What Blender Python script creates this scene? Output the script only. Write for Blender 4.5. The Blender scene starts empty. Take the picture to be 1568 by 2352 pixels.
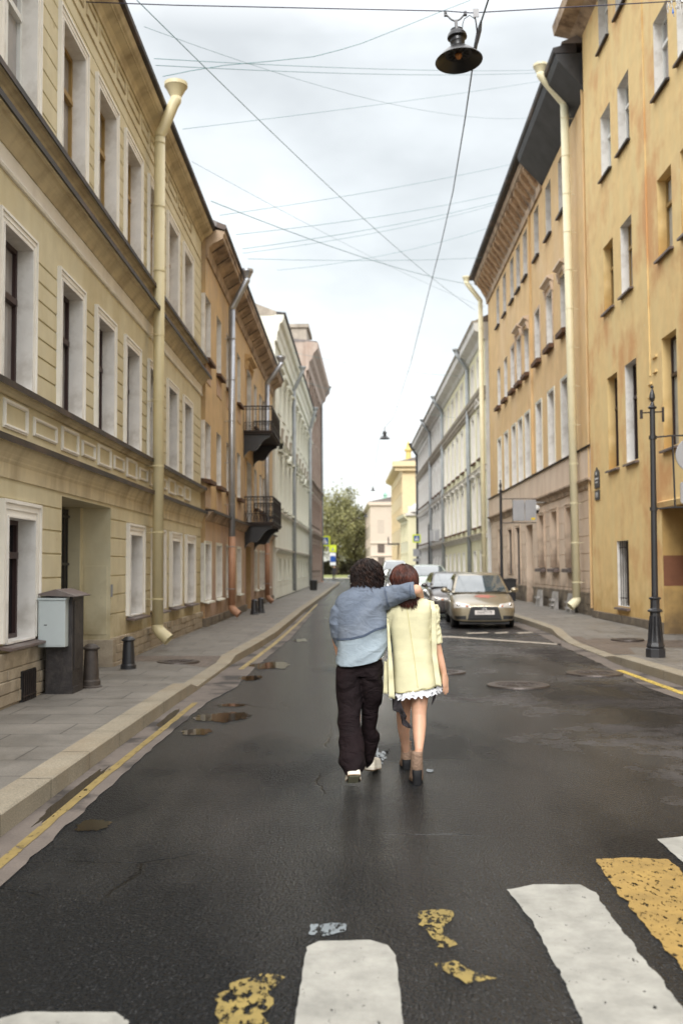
import bpy, bmesh, math, random
from mathutils import Vector, Matrix, Euler, noise
random.seed(7)
R=math.radians
scene=bpy.context.scene
# ---------------------------------------------------------------- camera
F_PX=2287.0; W_PX=1568.0
YAW=R(0.4969); PITCH=R(3.158); ROLL=0.006; CAM_H=1.68
cd=bpy.data.cameras.new('camera'); cam=bpy.data.objects.new('camera',cd); scene.collection.objects.link(cam)
cd.sensor_fit='VERTICAL'; cd.sensor_height=36.0; cd.lens=36.0*F_PX/2352.0
f=Vector((-math.sin(YAW)*math.cos(PITCH),math.cos(YAW)*math.cos(PITCH),math.sin(PITCH)))
r=Vector((math.cos(YAW),math.sin(YAW),0)); u=r.cross(f)
r2=math.cos(ROLL)*r-math.sin(ROLL)*u; u2=math.sin(ROLL)*r+math.cos(ROLL)*u
M=Matrix((r2,u2,-f)).transposed().to_4x4(); M.translation=Vector((0,0,CAM_H)); cam.matrix_world=M
cd.clip_start=0.05; cd.clip_end=2000
cd.dof.use_dof=True; cd.dof.focus_distance=8.0; cd.dof.aperture_fstop=1.9
scene.camera=cam
# ---------------------------------------------------------------- sky and sun
SUN_EL=R(33); SUN_AZ=R(186)   # azimuth measured from +Y towards +X : behind the camera, a little left
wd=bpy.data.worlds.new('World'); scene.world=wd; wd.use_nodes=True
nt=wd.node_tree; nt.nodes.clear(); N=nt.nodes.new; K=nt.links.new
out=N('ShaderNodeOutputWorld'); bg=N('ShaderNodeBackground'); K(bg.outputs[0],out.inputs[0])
sky=N('ShaderNodeTexSky'); sky.sky_type='NISHITA'; sky.sun_disc=False; sky.sun_elevation=SUN_EL; sky.sun_rotation=SUN_AZ
sk=N('ShaderNodeVectorMath'); sk.operation='SCALE'; sk.inputs[3].default_value=0.10; K(sky.outputs[0],sk.inputs[0])
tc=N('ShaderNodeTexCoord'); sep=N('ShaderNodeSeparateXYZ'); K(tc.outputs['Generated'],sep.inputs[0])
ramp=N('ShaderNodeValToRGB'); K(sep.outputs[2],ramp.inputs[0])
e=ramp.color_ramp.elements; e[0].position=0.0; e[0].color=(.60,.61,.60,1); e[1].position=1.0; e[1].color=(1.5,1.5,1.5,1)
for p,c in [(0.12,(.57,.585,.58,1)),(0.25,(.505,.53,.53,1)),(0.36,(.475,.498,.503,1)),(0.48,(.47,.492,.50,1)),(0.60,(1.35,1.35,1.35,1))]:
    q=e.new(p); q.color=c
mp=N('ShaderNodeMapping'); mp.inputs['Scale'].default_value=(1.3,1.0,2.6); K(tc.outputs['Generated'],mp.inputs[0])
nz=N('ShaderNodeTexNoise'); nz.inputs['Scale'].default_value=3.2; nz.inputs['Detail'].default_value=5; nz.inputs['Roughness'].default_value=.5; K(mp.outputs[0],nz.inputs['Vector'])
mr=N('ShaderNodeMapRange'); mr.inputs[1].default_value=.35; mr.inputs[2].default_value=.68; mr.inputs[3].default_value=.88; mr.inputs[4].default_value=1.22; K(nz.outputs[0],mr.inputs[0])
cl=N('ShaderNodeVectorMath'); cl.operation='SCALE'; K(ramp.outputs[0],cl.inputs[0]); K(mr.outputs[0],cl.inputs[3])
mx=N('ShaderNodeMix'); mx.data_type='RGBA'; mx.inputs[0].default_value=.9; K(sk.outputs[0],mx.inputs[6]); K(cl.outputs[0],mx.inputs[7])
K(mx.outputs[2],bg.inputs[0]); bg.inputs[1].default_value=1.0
sd=bpy.data.lights.new('sun','SUN'); sd.energy=1.5; sd.angle=R(24); sd.color=(1,.985,.965)
sun=bpy.data.objects.new('sun',sd); scene.collection.objects.link(sun)
sv=Vector((math.sin(SUN_AZ)*math.cos(SUN_EL),math.cos(SUN_AZ)*math.cos(SUN_EL),math.sin(SUN_EL)))
sun.rotation_euler=(-sv).to_track_quat('-Z','Y').to_euler(); sun.location=(0,0,40)
scene.view_settings.view_transform='Standard'; scene.view_settings.look='None'; scene.view_settings.exposure=0.95; scene.view_settings.gamma=1
scene.render.engine='CYCLES'; scene.render.resolution_x=682; scene.render.resolution_y=1024
# ---------------------------------------------------------------- materials
def lin(r,g,b): 
    c=lambda v:(v/255/12.92) if v<=10 else ((v/255+.055)/1.055)**2.4
    return (c(r),c(g),c(b))
MATS={}
def mat(name,col,rough=.8,metal=0,var=.12,vscale=3,stain=None,stain_amt=.5,stain_scale=.8,stretch=(1,1,1),bump=0,bscale=40,spec=.5,rvar=0,coat=0,sheen=0,fine=0,fscale=150,trans=0,streak=None,streak_amt=.5,base_dirt=None,sharp=0,chips=None):
    if name in MATS: return MATS[name]
    m=bpy.data.materials.new(name); m.use_nodes=True; MATS[name]=m; t=m.node_tree; n=t.nodes; b=n['Principled BSDF']; k=t.links.new
    tc=n.new('ShaderNodeTexCoord'); mp=n.new('ShaderNodeMapping'); mp.inputs['Scale'].default_value=stretch; k(tc.outputs['Object'],mp.inputs[0])
    def noi(sc,det=4,ro=.55,src=None):
        x=n.new('ShaderNodeTexNoise'); x.inputs['Scale'].default_value=sc; x.inputs['Detail'].default_value=det; x.inputs['Roughness'].default_value=ro; k((src or mp).outputs[0],x.inputs['Vector']); return x
    def rng(src,a,b_,c,d):
        x=n.new('ShaderNodeMapRange'); x.inputs[1].default_value=a;x.inputs[2].default_value=b_;x.inputs[3].default_value=c;x.inputs[4].default_value=d; k(src,x.inputs[0]); return x.outputs[0]
    def mul(csrc,fsrc):
        x=n.new('ShaderNodeVectorMath'); x.operation='SCALE'; k(csrc,x.inputs[0]); k(fsrc,x.inputs[3]); return x.outputs[0]
    rgb=n.new('ShaderNodeRGB'); rgb.outputs[0].default_value=(*col,1); cur=rgb.outputs[0]
    n1=noi(vscale,5); cur=mul(cur,rng(n1.outputs[0],.3,.7,1-var,1+var))
    if fine: n2=noi(fscale,3); cur=mul(cur,rng(n2.outputs[0],.3,.7,1-fine,1+fine))
    def mixc(cur,c2,fac):
        x=n.new('ShaderNodeMix'); x.data_type='RGBA'; k(fac,x.inputs[0]); k(cur,x.inputs[6]); x.inputs[7].default_value=(*c2,1); return x.outputs[2]
    if stain: 
        n3=noi(stain_scale,6,.62); cur=mixc(cur,stain,rng(n3.outputs[0],.48+.04*sharp,.66-.08*sharp,0,stain_amt))
    if chips:
        n6=noi(2.3,9,.72); cur=mixc(cur,chips,rng(n6.outputs[0],.655,.675,0,.8))
    if streak:
        mp2=n.new('ShaderNodeMapping'); mp2.inputs['Scale'].default_value=(2.2,2.2,.55); k(tc.outputs['Object'],mp2.inputs[0])
        n4=noi(.8,5,.6,mp2); cur=mixc(cur,streak,rng(n4.outputs[0],.45,.7,0,streak_amt))
    if base_dirt:
        sp=n.new('ShaderNodeSeparateXYZ'); k(tc.outputs['Object'],sp.inputs[0]); n5=noi(2.5,5)
        ad=n.new('ShaderNodeMath'); ad.operation='ADD'; k(sp.outputs[2],ad.inputs[0]); k(rng(n5.outputs[0],.3,.7,-.5,.5),ad.inputs[1])
        cur=mixc(cur,base_dirt,rng(ad.outputs[0],1.3,.1,0,.75))
    k(cur,b.inputs['Base Color']); b.inputs['Metallic'].default_value=metal
    b.inputs['Specular IOR Level'].default_value=spec
    if rvar: k(rng(n1.outputs[0],.3,.7,max(0,rough-rvar),min(1,rough+rvar)),b.inputs['Roughness'])
    else: b.inputs['Roughness'].default_value=rough
    if coat: b.inputs['Coat Weight'].default_value=coat; b.inputs['Coat Roughness'].default_value=.05
    if sheen: b.inputs['Sheen Weight'].default_value=sheen
    if trans: b.inputs['Transmission Weight'].default_value=trans
    if bump:
        bn=noi(bscale,4); bb=n.new('ShaderNodeBump'); bb.inputs['Strength'].default_value=bump; bb.inputs['Distance'].default_value=.01; k(bn.outputs[0],bb.inputs['Height']); k(bb.outputs[0],b.inputs['Normal'])
    return m
CREAM=mat('cream_plaster',lin(206,196,165),var=.06,chips=lin(176,160,124),stain=lin(172,152,106),stain_amt=.35,stain_scale=.5,bump=.15,bscale=30,fine=.03,base_dirt=lin(140,122,84),streak=lin(176,158,112),streak_amt=.35)
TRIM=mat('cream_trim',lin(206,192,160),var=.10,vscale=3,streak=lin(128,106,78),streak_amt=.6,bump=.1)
WHITE=mat('white_trim',lin(236,232,224),var=.04,streak=lin(190,182,168),streak_amt=.35,bump=.05)
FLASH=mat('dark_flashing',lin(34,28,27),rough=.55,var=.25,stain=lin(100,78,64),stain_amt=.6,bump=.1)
SILLM=mat('brown_sill_metal',lin(98,84,80),rough=.5,var=.2,stain=lin(140,138,134),stain_amt=.5,stain_scale=2)
STONE=mat('plinth_stone',lin(204,190,166),var=.3,vscale=5,stain=lin(96,86,70),stain_amt=.8,stain_scale=2.5,bump=1,bscale=14,base_dirt=lin(130,116,98),fine=.15,fscale=60)
STONED=mat('dark_plinth_stone',lin(150,136,116),var=.3,vscale=4,stain=lin(84,76,66),stain_amt=.7,stain_scale=2,bump=.8,bscale=14,base_dirt=lin(80,72,62))
OCHRE=mat('apricot_plaster',lin(198,168,124),var=.14,sharp=.7,chips=lin(150,134,120),vscale=1.2,stain=lin(176,154,130),stain_amt=.6,stain_scale=.35,streak=lin(210,178,126),streak_amt=.55,bump=.15,base_dirt=lin(160,122,92))
PINKW=mat('pinkish_ground_plaster',lin(186,160,134),var=.12,sharp=.8,chips=lin(150,130,118),vscale=1.5,stain=lin(172,144,134),stain_amt=.7,stain_scale=.5,streak=lin(206,172,140),streak_amt=.6,bump=.15,base_dirt=lin(130,104,84))
ORANGE=mat('orange_plaster',lin(214,182,132),var=.10,sharp=.5,chips=lin(196,184,164),vscale=1.2,stain=lin(222,194,152),stain_amt=.7,stain_scale=.35,streak=lin(204,164,120),streak_amt=.55,bump=.15)
BEIGEP=mat('beige_pink_plaster',lin(216,196,174),var=.06,vscale=1.5,streak=lin(180,150,122),streak_amt=.4,bump=.1,base_dirt=lin(116,96,80))
YELLOW=mat('yellow_plaster',lin(226,195,136),var=.08,vscale=2.2,sharp=.4,chips=lin(226,212,178),stain=lin(206,152,98),stain_amt=.85,stain_scale=.45,streak=lin(228,206,150),streak_amt=.75,bump=.2,bscale=12,base_dirt=lin(190,150,84))
PALE=mat('pale_stucco',lin(226,226,214),var=.06,vscale=1,streak=lin(196,190,166),streak_amt=.4)
PYEL=mat('pale_yellow_stucco',lin(232,228,196),var=.06,streak=lin(204,190,140),streak_amt=.4)
GREYW=mat('grey_white_stucco',lin(218,217,214),var=.07,streak=lin(176,168,156),streak_amt=.5)
GREYT=mat('grey_cornice',lin(170,160,146),var=.15,streak=lin(120,110,98),streak_amt=.6)
BROWN=mat('brown_stone',lin(172,156,144),var=.12,streak=lin(140,108,90),streak_amt=.5,bump=.5,bscale=4)
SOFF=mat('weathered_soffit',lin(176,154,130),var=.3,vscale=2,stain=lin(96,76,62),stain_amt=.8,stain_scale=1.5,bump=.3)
RUSTY=mat('rusty_brown',lin(92,66,48),var=.3,vscale=4,stain=lin(126,84,54),stain_amt=.6,stain_scale=3)
ROOF=mat('roof_metal',lin(110,102,98),rough=.5,var=.15)
DFR=mat('dark_wood_frame',lin(54,36,34),rough=.5,var=.2)
OFR=mat('ochre_wood_frame',lin(150,122,72),rough=.6,var=.15)
WFR=mat('white_window_frame',lin(220,220,216),rough=.5,var=.04)
GLD=mat('dark_glass',(.012,.013,.015),rough=.06,var=.3,spec=.8)
GLC=mat('curtained_glass',lin(150,145,142),rough=.12,var=.12,vscale=4,spec=.7)
GLB=mat('brownish_glass',lin(98,88,84),rough=.12,var=.2,spec=.7)
GLP=mat('pale_blind_glass',lin(176,176,170),rough=.15,var=.2,vscale=3,spec=.7)
REV=mat('grey_reveal',lin(228,224,218),var=.06,stain=lin(170,160,146),stain_amt=.5,stain_scale=2)
PIPEC=mat('cream_pipe',lin(206,194,156),rough=.45,var=.05,streak=lin(170,156,110),streak_amt=.3)
PIPEW=mat('ivory_pipe',lin(226,218,184),rough=.45,var=.04,streak=lin(196,184,146),streak_amt=.3)
PIPES=mat('galvanised_pipe',lin(168,170,174),rough=.35,metal=.7,var=.15)
PIPEG=mat('grey_painted_pipe',lin(150,154,156),rough=.5,var=.1)
PIPEO=mat('terracotta_pipe',lin(170,128,100),rough=.6,var=.12)
IRON=mat('black_cast_iron',lin(40,40,43),rough=.4,var=.25,spec=.6,bump=.15,bscale=60)
IRONR=mat('rusted_iron',lin(44,34,30),rough=.7,var=.4,vscale=9)
WIRE=mat('cable_rubber',lin(26,44,44),rough=.6)
WIRET=mat('teal_wire',lin(110,146,150),rough=.7)
SIGNB=mat('sign_back_grey',lin(150,150,152),rough=.55,metal=.2,var=.08)
CABG=mat('cabinet_grey_paint',lin(182,190,190),rough=.5,var=.04,stain=lin(160,164,160),stain_amt=.4)
CABD=mat('dark_bitumen_paint',lin(46,42,42),rough=.5,var=.3,vscale=6,bump=.5,bscale=25,stain=lin(84,78,72),stain_amt=.4,stain_scale=8)
GRAN=mat('kerb_granite',lin(142,133,116),var=.12,vscale=2,fine=.28,fscale=90,bump=.3,bscale=60,stain=lin(140,124,100),stain_amt=.5,stain_scale=1.5)
BLACKP=mat('black_plastic',(.012,.012,.013),rough=.5,var=.1)
TYRE=mat('tyre_rubber',(.012,.012,.012),rough=.85)
CHROME=mat('chrome',(.7,.7,.7),rough=.15,metal=1,var=.02)
# ---------------------------------------------------------------- mesh helpers
def link(o,parent=None):
    scene.collection.objects.link(o)
    if parent: o.parent=parent
    return o
def tag(o,label=None,cat=None,group=None,kind=None):
    if label: o['label']=label
    if cat: o['category']=cat
    if group: o['group']=group
    if kind: o['kind']=kind
    return o
def empty(name,loc,rz=0,label=None,cat=None,group=None):
    o=bpy.data.objects.new(name,None); o.location=loc; o.rotation_euler=(0,0,rz); o.empty_display_size=.3; link(o); return tag(o,label,cat,group)
class MB:
    def __init__(s): s.v=[]; s.f=[]; s.mi=[]; s.cm=0
    def add(s,vs,fs):
        o=len(s.v); s.v+= [tuple(p) for p in vs]; s.f+=[tuple(i+o for i in q) for q in fs]; s.mi+=[s.cm]*len(fs); return s
    def box(s,x0,x1,y0,y1,z0,z1):
        return s.add([(x0,y0,z0),(x1,y0,z0),(x1,y1,z0),(x0,y1,z0),(x0,y0,z1),(x1,y0,z1),(x1,y1,z1),(x0,y1,z1)],[(0,3,2,1),(4,5,6,7),(0,1,5,4),(1,2,6,5),(2,3,7,6),(3,0,4,7)])
    def quad(s,*p): return s.add(p,[(0,1,2,3)])
    def prism(s,pts,h0,h1,axis='z'):
        n=len(pts)
        if axis=='z': vs=[(a,b,h0) for a,b in pts]+[(a,b,h1) for a,b in pts]
        elif axis=='y': vs=[(a,h0,b) for a,b in pts]+[(a,h1,b) for a,b in pts]
        else: vs=[(h0,a,b) for a,b in pts]+[(h1,a,b) for a,b in pts]
        return s.add(vs,[tuple(range(n))[::-1],tuple(range(n,2*n))]+[(i,(i+1)%n,n+(i+1)%n,n+i) for i in range(n)])
    def lathe(s,prof,c=(0,0,0),n=16,ax='z'):
        vs=[];fs=[]
        for rr,z in prof:
            for i in range(n):
                a=2*math.pi*i/n; p=(rr*math.cos(a),rr*math.sin(a),z)
                if ax=='y': p=(p[0],p[2],p[1])
                if ax=='x': p=(p[2],p[0],p[1])
                vs.append((p[0]+c[0],p[1]+c[1],p[2]+c[2]))
        for j in range(len(prof)-1):
            for i in range(n): fs.append((j*n+i,j*n+(i+1)%n,(j+1)*n+(i+1)%n,(j+1)*n+i))
        fs.append(tuple(range(n))[::-1]); fs.append(tuple((len(prof)-1)*n+i for i in range(n)))
        return s.add(vs,fs)
    def tube(s,path,rad,n=8,side=None,cap=True):
        P=[Vector(p) for p in path]; m=len(P); vs=[];fs=[]
        if not isinstance(rad,(list,tuple)): rad=[rad]*m
        prev=None
        for j in range(m):
            t=(P[min(j+1,m-1)]-P[max(j-1,0)]).normalized()
            if side is not None: a=Vector(side)
            elif prev is not None: a=prev
            else: a=Vector((0,0,1)) if abs(t.z)<.9 else Vector((1,0,0))
            a=(a-t*a.dot(t)); a=a.normalized() if a.length>1e-6 else Vector((1,0,0)); prev=a; b=t.cross(a)
            rr=rad[j]; ra,rb=rr if isinstance(rr,(list,tuple)) else (rr,rr)
            for i in range(n):
                q=2*math.pi*i/n; vs.append(P[j]+a*ra*math.cos(q)+b*rb*math.sin(q))
        for j in range(m-1):
            for i in range(n): fs.append((j*n+i,j*n+(i+1)%n,(j+1)*n+(i+1)%n,(j+1)*n+i))
        if cap: fs.append(tuple(range(n))[::-1]); fs.append(tuple((m-1)*n+i for i in range(n)))
        return s.add(vs,fs)
    def ball(s,c,rx,ry=None,rz=None,n=14,m=9,rot=None):
        ry=ry or rx; rz=rz or rx; vs=[];fs=[]; c=Vector(c)
        for j in range(m+1):
            th=math.pi*j/m
            for i in range(n):
                a=2*math.pi*i/n; p=Vector((rx*math.sin(th)*math.cos(a),ry*math.sin(th)*math.sin(a),rz*math.cos(th)))
                if rot: p=rot@p
                vs.append(c+p)
        for j in range(m):
            for i in range(n): fs.append((j*n+i,(j+1)*n+i,(j+1)*n+(i+1)%n,j*n+(i+1)%n))
        return s.add(vs,fs)
    def patch(s,fn,nu,nv):
        vs=[fn(i/nu,j/nv) for j in range(nv+1) for i in range(nu+1)]; w=nu+1
        return s.add(vs,[(j*w+i,j*w+i+1,(j+1)*w+i+1,(j+1)*w+i) for j in range(nv) for i in range(nu)])
    def rings(s,rs,n=24,fn=None,cap=True):
        # rs: (cx,cy,z,rx,ry[,power]) horizontal super-ellipses
        vs=[];fs=[]
        for j,q in enumerate(rs):
            cx,cy,z,rx,ry=q[:5]; pw=q[5] if len(q)>5 else 1.0
            for i in range(n):
                a=2*math.pi*i/n; c_,s_=math.cos(a),math.sin(a)
                p=Vector((cx+rx*math.copysign(abs(c_)**pw,c_),cy+ry*math.copysign(abs(s_)**pw,s_),z))
                if fn: p=fn(p,a,j/(len(rs)-1),Vector((cx,cy,z)))
                vs.append(p)
        for j in range(len(rs)-1):
            for i in range(n): fs.append((j*n+i,j*n+(i+1)%n,(j+1)*n+(i+1)%n,(j+1)*n+i))
        if cap: fs.append(tuple(range(n))[::-1]); fs.append(tuple((len(rs)-1)*n+i for i in range(n)))
        return s.add(vs,fs)
    def mesh(s,name,mats,smooth=False,merge=0,recalc=True):
        me=bpy.data.meshes.new(name); me.from_pydata([tuple(p) for p in s.v],[],s.f)
        if not isinstance(mats,(list,tuple)): mats=[mats]
        for m in mats: me.materials.append(m)
        if len(mats)>1:
            for p,i in zip(me.polygons,s.mi): p.material_index=i
        if recalc or merge:
            bm=bmesh.new(); bm.from_mesh(me)
            if merge: bmesh.ops.remove_doubles(bm,verts=bm.verts,dist=merge)
            if recalc: bmesh.ops.recalc_face_normals(bm,faces=bm.faces)
            bm.to_mesh(me); bm.free()
        if smooth:
            for p in me.polygons: p.use_smooth=True
        me.update(); return me
    def build(s,name,mats,parent=None,smooth=False,merge=0,recalc=True,label=None,cat=None,group=None,kind=None,bevel=0):
        o=bpy.data.objects.new(name,s.mesh(name,mats,smooth,merge,recalc)); link(o,parent)
        if bevel:
            b=o.modifiers.new('bevel','BEVEL'); b.width=bevel; b.segments=2; b.limit_method='ANGLE'
        if smooth=='auto': 
            pass
        return tag(o,label,cat,group,kind)
def autosmooth(o,ang=35):
    me=o.data
    for p in me.polygons: p.use_smooth=True
    bm=bmesh.new(); bm.from_mesh(me)
    for e_ in bm.edges:
        e_.smooth = not (len(e_.link_faces)==2 and e_.calc_face_angle(0)>R(ang))
    bm.to_mesh(me); bm.free(); return o
def bake(o):
    bpy.context.view_layer.update(); dg=bpy.context.evaluated_depsgraph_get()
    me=bpy.data.meshes.new_from_object(o.evaluated_get(dg)); o.modifiers.clear(); o.data=me; return o
def voxel(o,size,smooth_it=4,fac=.5):
    m=o.modifiers.new('r','REMESH'); m.mode='VOXEL'; m.voxel_size=size; m.use_smooth_shade=True
    if smooth_it: q=o.modifiers.new('s','SMOOTH'); q.factor=fac; q.iterations=smooth_it
    mats=list(o.data.materials); bake(o)
    if not o.data.materials:
        for x in mats: o.data.materials.append(x)
    for p in o.data.polygons: p.use_smooth=True
    return o
def sm(a,b,x): t=max(0,min(1,(x-a)/(b-a))); return t*t*(3-2*t)
# ---------------------------------------------------------------- building kit
# local frame of every building: +x out of the street facade, y along it, z up
class Fac:
    def __init__(s,name,label,p0,p1,side):
        # p0/p1 : world xy of the near and far end of the facade at street level
        s.side=side; d=Vector((p1[0]-p0[0],p1[1]-p0[1],0)); s.len=d.length; s.Y0=p0[1]; s.cos=d.y/s.len
        th=math.atan2(-d.x,d.y); 
        if side=='R': th+=math.pi
        s.root=empty(name,(p0[0],p0[1],0),th,label,'building'); s.cache={}; s.rnd=random.Random(name); s.vary=name not in ('cream_building',)
    def S(s,Y): v=(Y-s.Y0)/s.cos; return v if s.side=='L' else -v
    def rng(s,Ya,Yb): a,b=s.S(Ya),s.S(Yb); return (min(a,b),max(a,b))
    def wall(s,name,mats,Ya,Yb,Za,Zb,holes=(),grooves=(),d=0.0,gd=.022,gh=.014,label=None,thick=True):
        a,b=s.rng(Ya,Yb); H=[(*s.rng(h[0],h[1]),h[2],h[3]) for h in holes]
        ys=sorted(set([round(v,4) for v in [a,b]+[q for h in H for q in h[:2] if a<q<b]]))
        zz={round(Za,4):0,round(Zb,4):0}
        for h in H:
            for q in h[2:]:
                if Za<q<Zb: zz[round(q,4)]=0
        for g in grooves:
            if Za+.03<g<Zb-.03: zz[round(g-gh,4)]=0; zz[round(g-gh*.4,4)]=-gd; zz[round(g+gh*.4,4)]=-gd; zz[round(g+gh,4)]=0
        zs=sorted(zz); m=MB(); idx={}
        def V(i,j):
            if (i,j) not in idx: idx[(i,j)]=len(m.v); m.v.append((d+zz[zs[j]],ys[i],zs[j]))
            return idx[(i,j)]
        for i in range(len(ys)-1):
            for j in range(len(zs)-1):
                cy=(ys[i]+ys[i+1])/2; cz=(zs[j]+zs[j+1])/2
                if any(h[0]<cy<h[1] and h[2]<cz<h[3] for h in H): continue
                m.f.append((V(i,j),V(i+1,j),V(i+1,j+1),V(i,j+1))); m.mi.append(0)
        if False:
            for y in (): m.quad((d,y,Za),(d-.35,y,Za),(d-.35,y,Zb),(d,y,Zb))
        return m.build(name,mats,s.root,recalc=False,label=label)
    def prof(s,name,m_,Ya,Yb,pts,label=None,smooth=False):
        a,b=s.rng(Ya,Yb); m=MB(); m.prism(pts,a,b,'y'); return m.build(name,m_,s.root,label=label)
    def bulk(s,Ya,Yb,Zr,depth=9,rise=2.0,over=.3,wallm=None,roofm=None,zgut=None,side=True):
        a,b=s.rng(Ya,Yb); m=MB()
        zg=zgut or Zr
        for y in (a,b): m.quad((0,y,0),(-depth,y,0),(-depth,y,zg),(0,y,zg))
        m.quad((-depth,a,0),(-depth,b,0),(-depth,b,Zr),(-depth,a,Zr))
        if side: m.build('side_wall',wallm,s.root,recalc=False)
        zg=zgut or Zr; m=MB(); m.prism([(over,zg),(over,zg+.05),(-depth/2,zg+rise),(-depth-.3,zg+.05),(-depth-.3,zg)],a-.02,b+.02,'y')
        return m.build('roof',roofm or ROOF,s.root)
    def window(s,Yc,z0,w,h,depth=.25,sur=0,surm=None,revm=None,frm=DFR,gl=GLD,sill=None,sillm=SILLM,mull=True,trans=.68,head=None,proud=.035,bars=False,arch=False,fw=.055,label=None,sill_low=0):
        if gl in (GLC,GLB) or (gl is GLD and s.rnd.random()<.4): gl=s.rnd.choice([GLD,GLC,GLB,GLC,GLP]) if s.vary else gl
        key=(w,h,depth,sur,surm and surm.name,revm and revm.name,frm.name,gl.name,sill,sillm.name,mull,trans,head,proud,bars,fw,sill_low)
        if key not in s.cache:
            D={}; hw=w/2; x=-depth
            m=MB()
            for y0,y1,za,zb in [(-hw,-hw+fw,0,h),(hw-fw,hw,0,h),(-hw+fw,hw-fw,0,fw),(-hw+fw,hw-fw,h-fw,h)]: m.box(x,x+.06,y0,y1,za,zb)
            if mull: m.box(x+.01,x+.07,-fw*.6,fw*.6,fw,h-fw)
            if trans: m.box(x+.005,x+.085,-hw+fw,hw-fw,h*trans-fw*.7,h*trans+fw*.7)
            D['window']=m.mesh('window',frm)
            m=MB(); m.box(x-.03,x+.015,-hw+.01,hw-.01,.01,h-.01); D['pane']=m.mesh('pane',gl)
            m=MB(); t=.004
            rm=0
            # reveal boxes (thin) line the opening; surround is proud of the wall
            p=proud if sur else .0
            m.cm=1
            for y0,y1,za,zb in [(-hw-.02,-hw,-.02,h+.02),(hw,hw+.02,-.02,h+.02),(-hw,hw,h,h+.02),(-hw,hw,-.02,0)]: m.box(x-.04,p-.003 if sur else -.002,y0,y1,za,zb)
            m.cm=0
            if sur:
                zb0=0
                def fr(a,b,x0,x1): # ring frame between offsets a..b
                    m.box(x0,x1,-hw-b,-hw-a,zb0,h+b); m.box(x0,x1,hw+a,hw+b,zb0,h+b); m.box(x0,x1,-hw-a,hw+a,h+a,h+b)
                fr(.004,sur*.45,-.01,p*.6); fr(sur*.45,sur*.8,-.01,p*.85); fr(sur*.8,sur,-.01,p*1.25)
            D['surround']=m.mesh('surround',[surm or revm or REV,revm or surm or REV])
            if sill:
                m=MB(); so,st=sill; hw2=hw+(sur or .06)
                m.prism([(x+.02,.004),(so,-.05),(so,-.05-st),(so-.03,-.05-st),(-.01,-.03-st-sill_low)],-hw2,hw2,'y'); D['sill']=m.mesh('sill',sillm)
            if head=='hood':
                m=MB(); hw2=hw+sur+.12; z=h+sur+.14
                m.prism([(0,z),(.05,z),(.09,z+.07),(.24,z+.13),(.24,z+.2),(0,z+.26)],-hw2,hw2,'y')
                for q in (-1,1): m.prism([(0,z-.35),(.07,z-.3),(.14,z-.003),(0,z-.003)],q*(hw2-.1)-.06,q*(hw2-.1)+.06,'y')
                D['hood']=m.mesh('hood',surm or GREYT)
            if head=='ped':
                m=MB(); hw2=hw+sur+.15; z=h+sur+.12
                m.prism([(0,z),(.22,z),(.22,z+.08),(0,z+.1)],-hw2,hw2,'y')
                m.add([(0,-hw2,z+.1),(.24,-hw2,z+.1),(.24,0,z+.5),(0,0,z+.5),(.24,hw2,z+.1),(0,hw2,z+.1),(.1,-hw2+.1,z+.1),(.1,hw2-.1,z+.1),(.1,0,z+.42)],[(0,1,2,3),(3,2,4,5),(6,8,7)])
                m.prism([(-hw2,z+.1),(0,z+.5),(hw2,z+.1),(hw2-.12,z+.1),(0,z+.4),(-hw2+.12,z+.1)],.02,.235,'x')
                D['pediment']=m.mesh('pediment',surm or GREYT)
            if bars:
                m=MB()
                n=5
                for i in range(n): y=-hw+w*(i+.5)/n; m.tube([(-.06,y,0),(-.06,y,h)],.009,6)
                for zz in (h*.12,h*.9): m.box(-.07,-.055,-hw,hw,zz-.012,zz+.012)
                D['bars']=m.mesh('bars',IRONR)
            s.cache[key]=D
        D=s.cache[key]; loc=(0,s.S(Yc),z0)
        W_=bpy.data.objects.new('window',D['window']); W_.location=loc; link(W_,s.root)
        if label: W_['label']=label
        for k_ in D:
            if k_!='window': o=bpy.data.objects.new(k_,D[k_]); link(o,W_)
        return W_
def rag(pts,n=8,amp=.02,sc=9):
    out=[]
    for i in range(len(pts)):
        a=Vector((*pts[i],0)); b=Vector((*pts[(i+1)%len(pts)],0)); k=max(1,int((b-a).length*n))
        for j in range(k):
            p=a.lerp(b,j/k); o=Vector((noise.noise(p*sc)+.28*noise.noise(p*sc*4.3),noise.noise(p*sc+Vector((9,9,9)))+.28*noise.noise(p*sc*4.3+Vector((3,3,3))),0))*amp; out.append((p.x+o.x,p.y+o.y))
    return out
# ================================================================ LEFT 1 : cream building
L1=Fac('cream_building','cream rusticated three-storey building with white window surrounds on the left of the street',(-3.85,2.0),(-3.85,25.65),'L')
BC=[4.7,7.0,9.2,11.37,13.6,15.52,17.46,19.45,21.43,23.45]
ARCH=(13.26,15.99)
h1=[];h2=[];h3=[]
for c in BC: h1.append((c-.49,c+.49,3.80,5.53)); h2.append((c-.55,c+.55,7.10,9.10))
GC=[4.9,7.2,9.4,11.56,17.77,19.88,21.83,23.8]
for c in GC: h3.append((c-.47,c+.47,.86,2.26))
gro=[.94,1.25,1.56,1.87,2.17,2.47]+[3.84+.235*i for i in range(1,8)]+[7.15+.285*i for i in range(1,9)]
gd=[(ARCH[0],ARCH[1],0,2.65)]
L1.wall('wall',CREAM,2.0,25.65,.5,10.35,h1+h2+h3+gd,gro)
# first-floor flat frieze zones cover the grooves between storeys
L1.bulk(2.0,25.65,10.3,wallm=CREAM,over=.3,zgut=10.62,rise=2.4)
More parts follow.
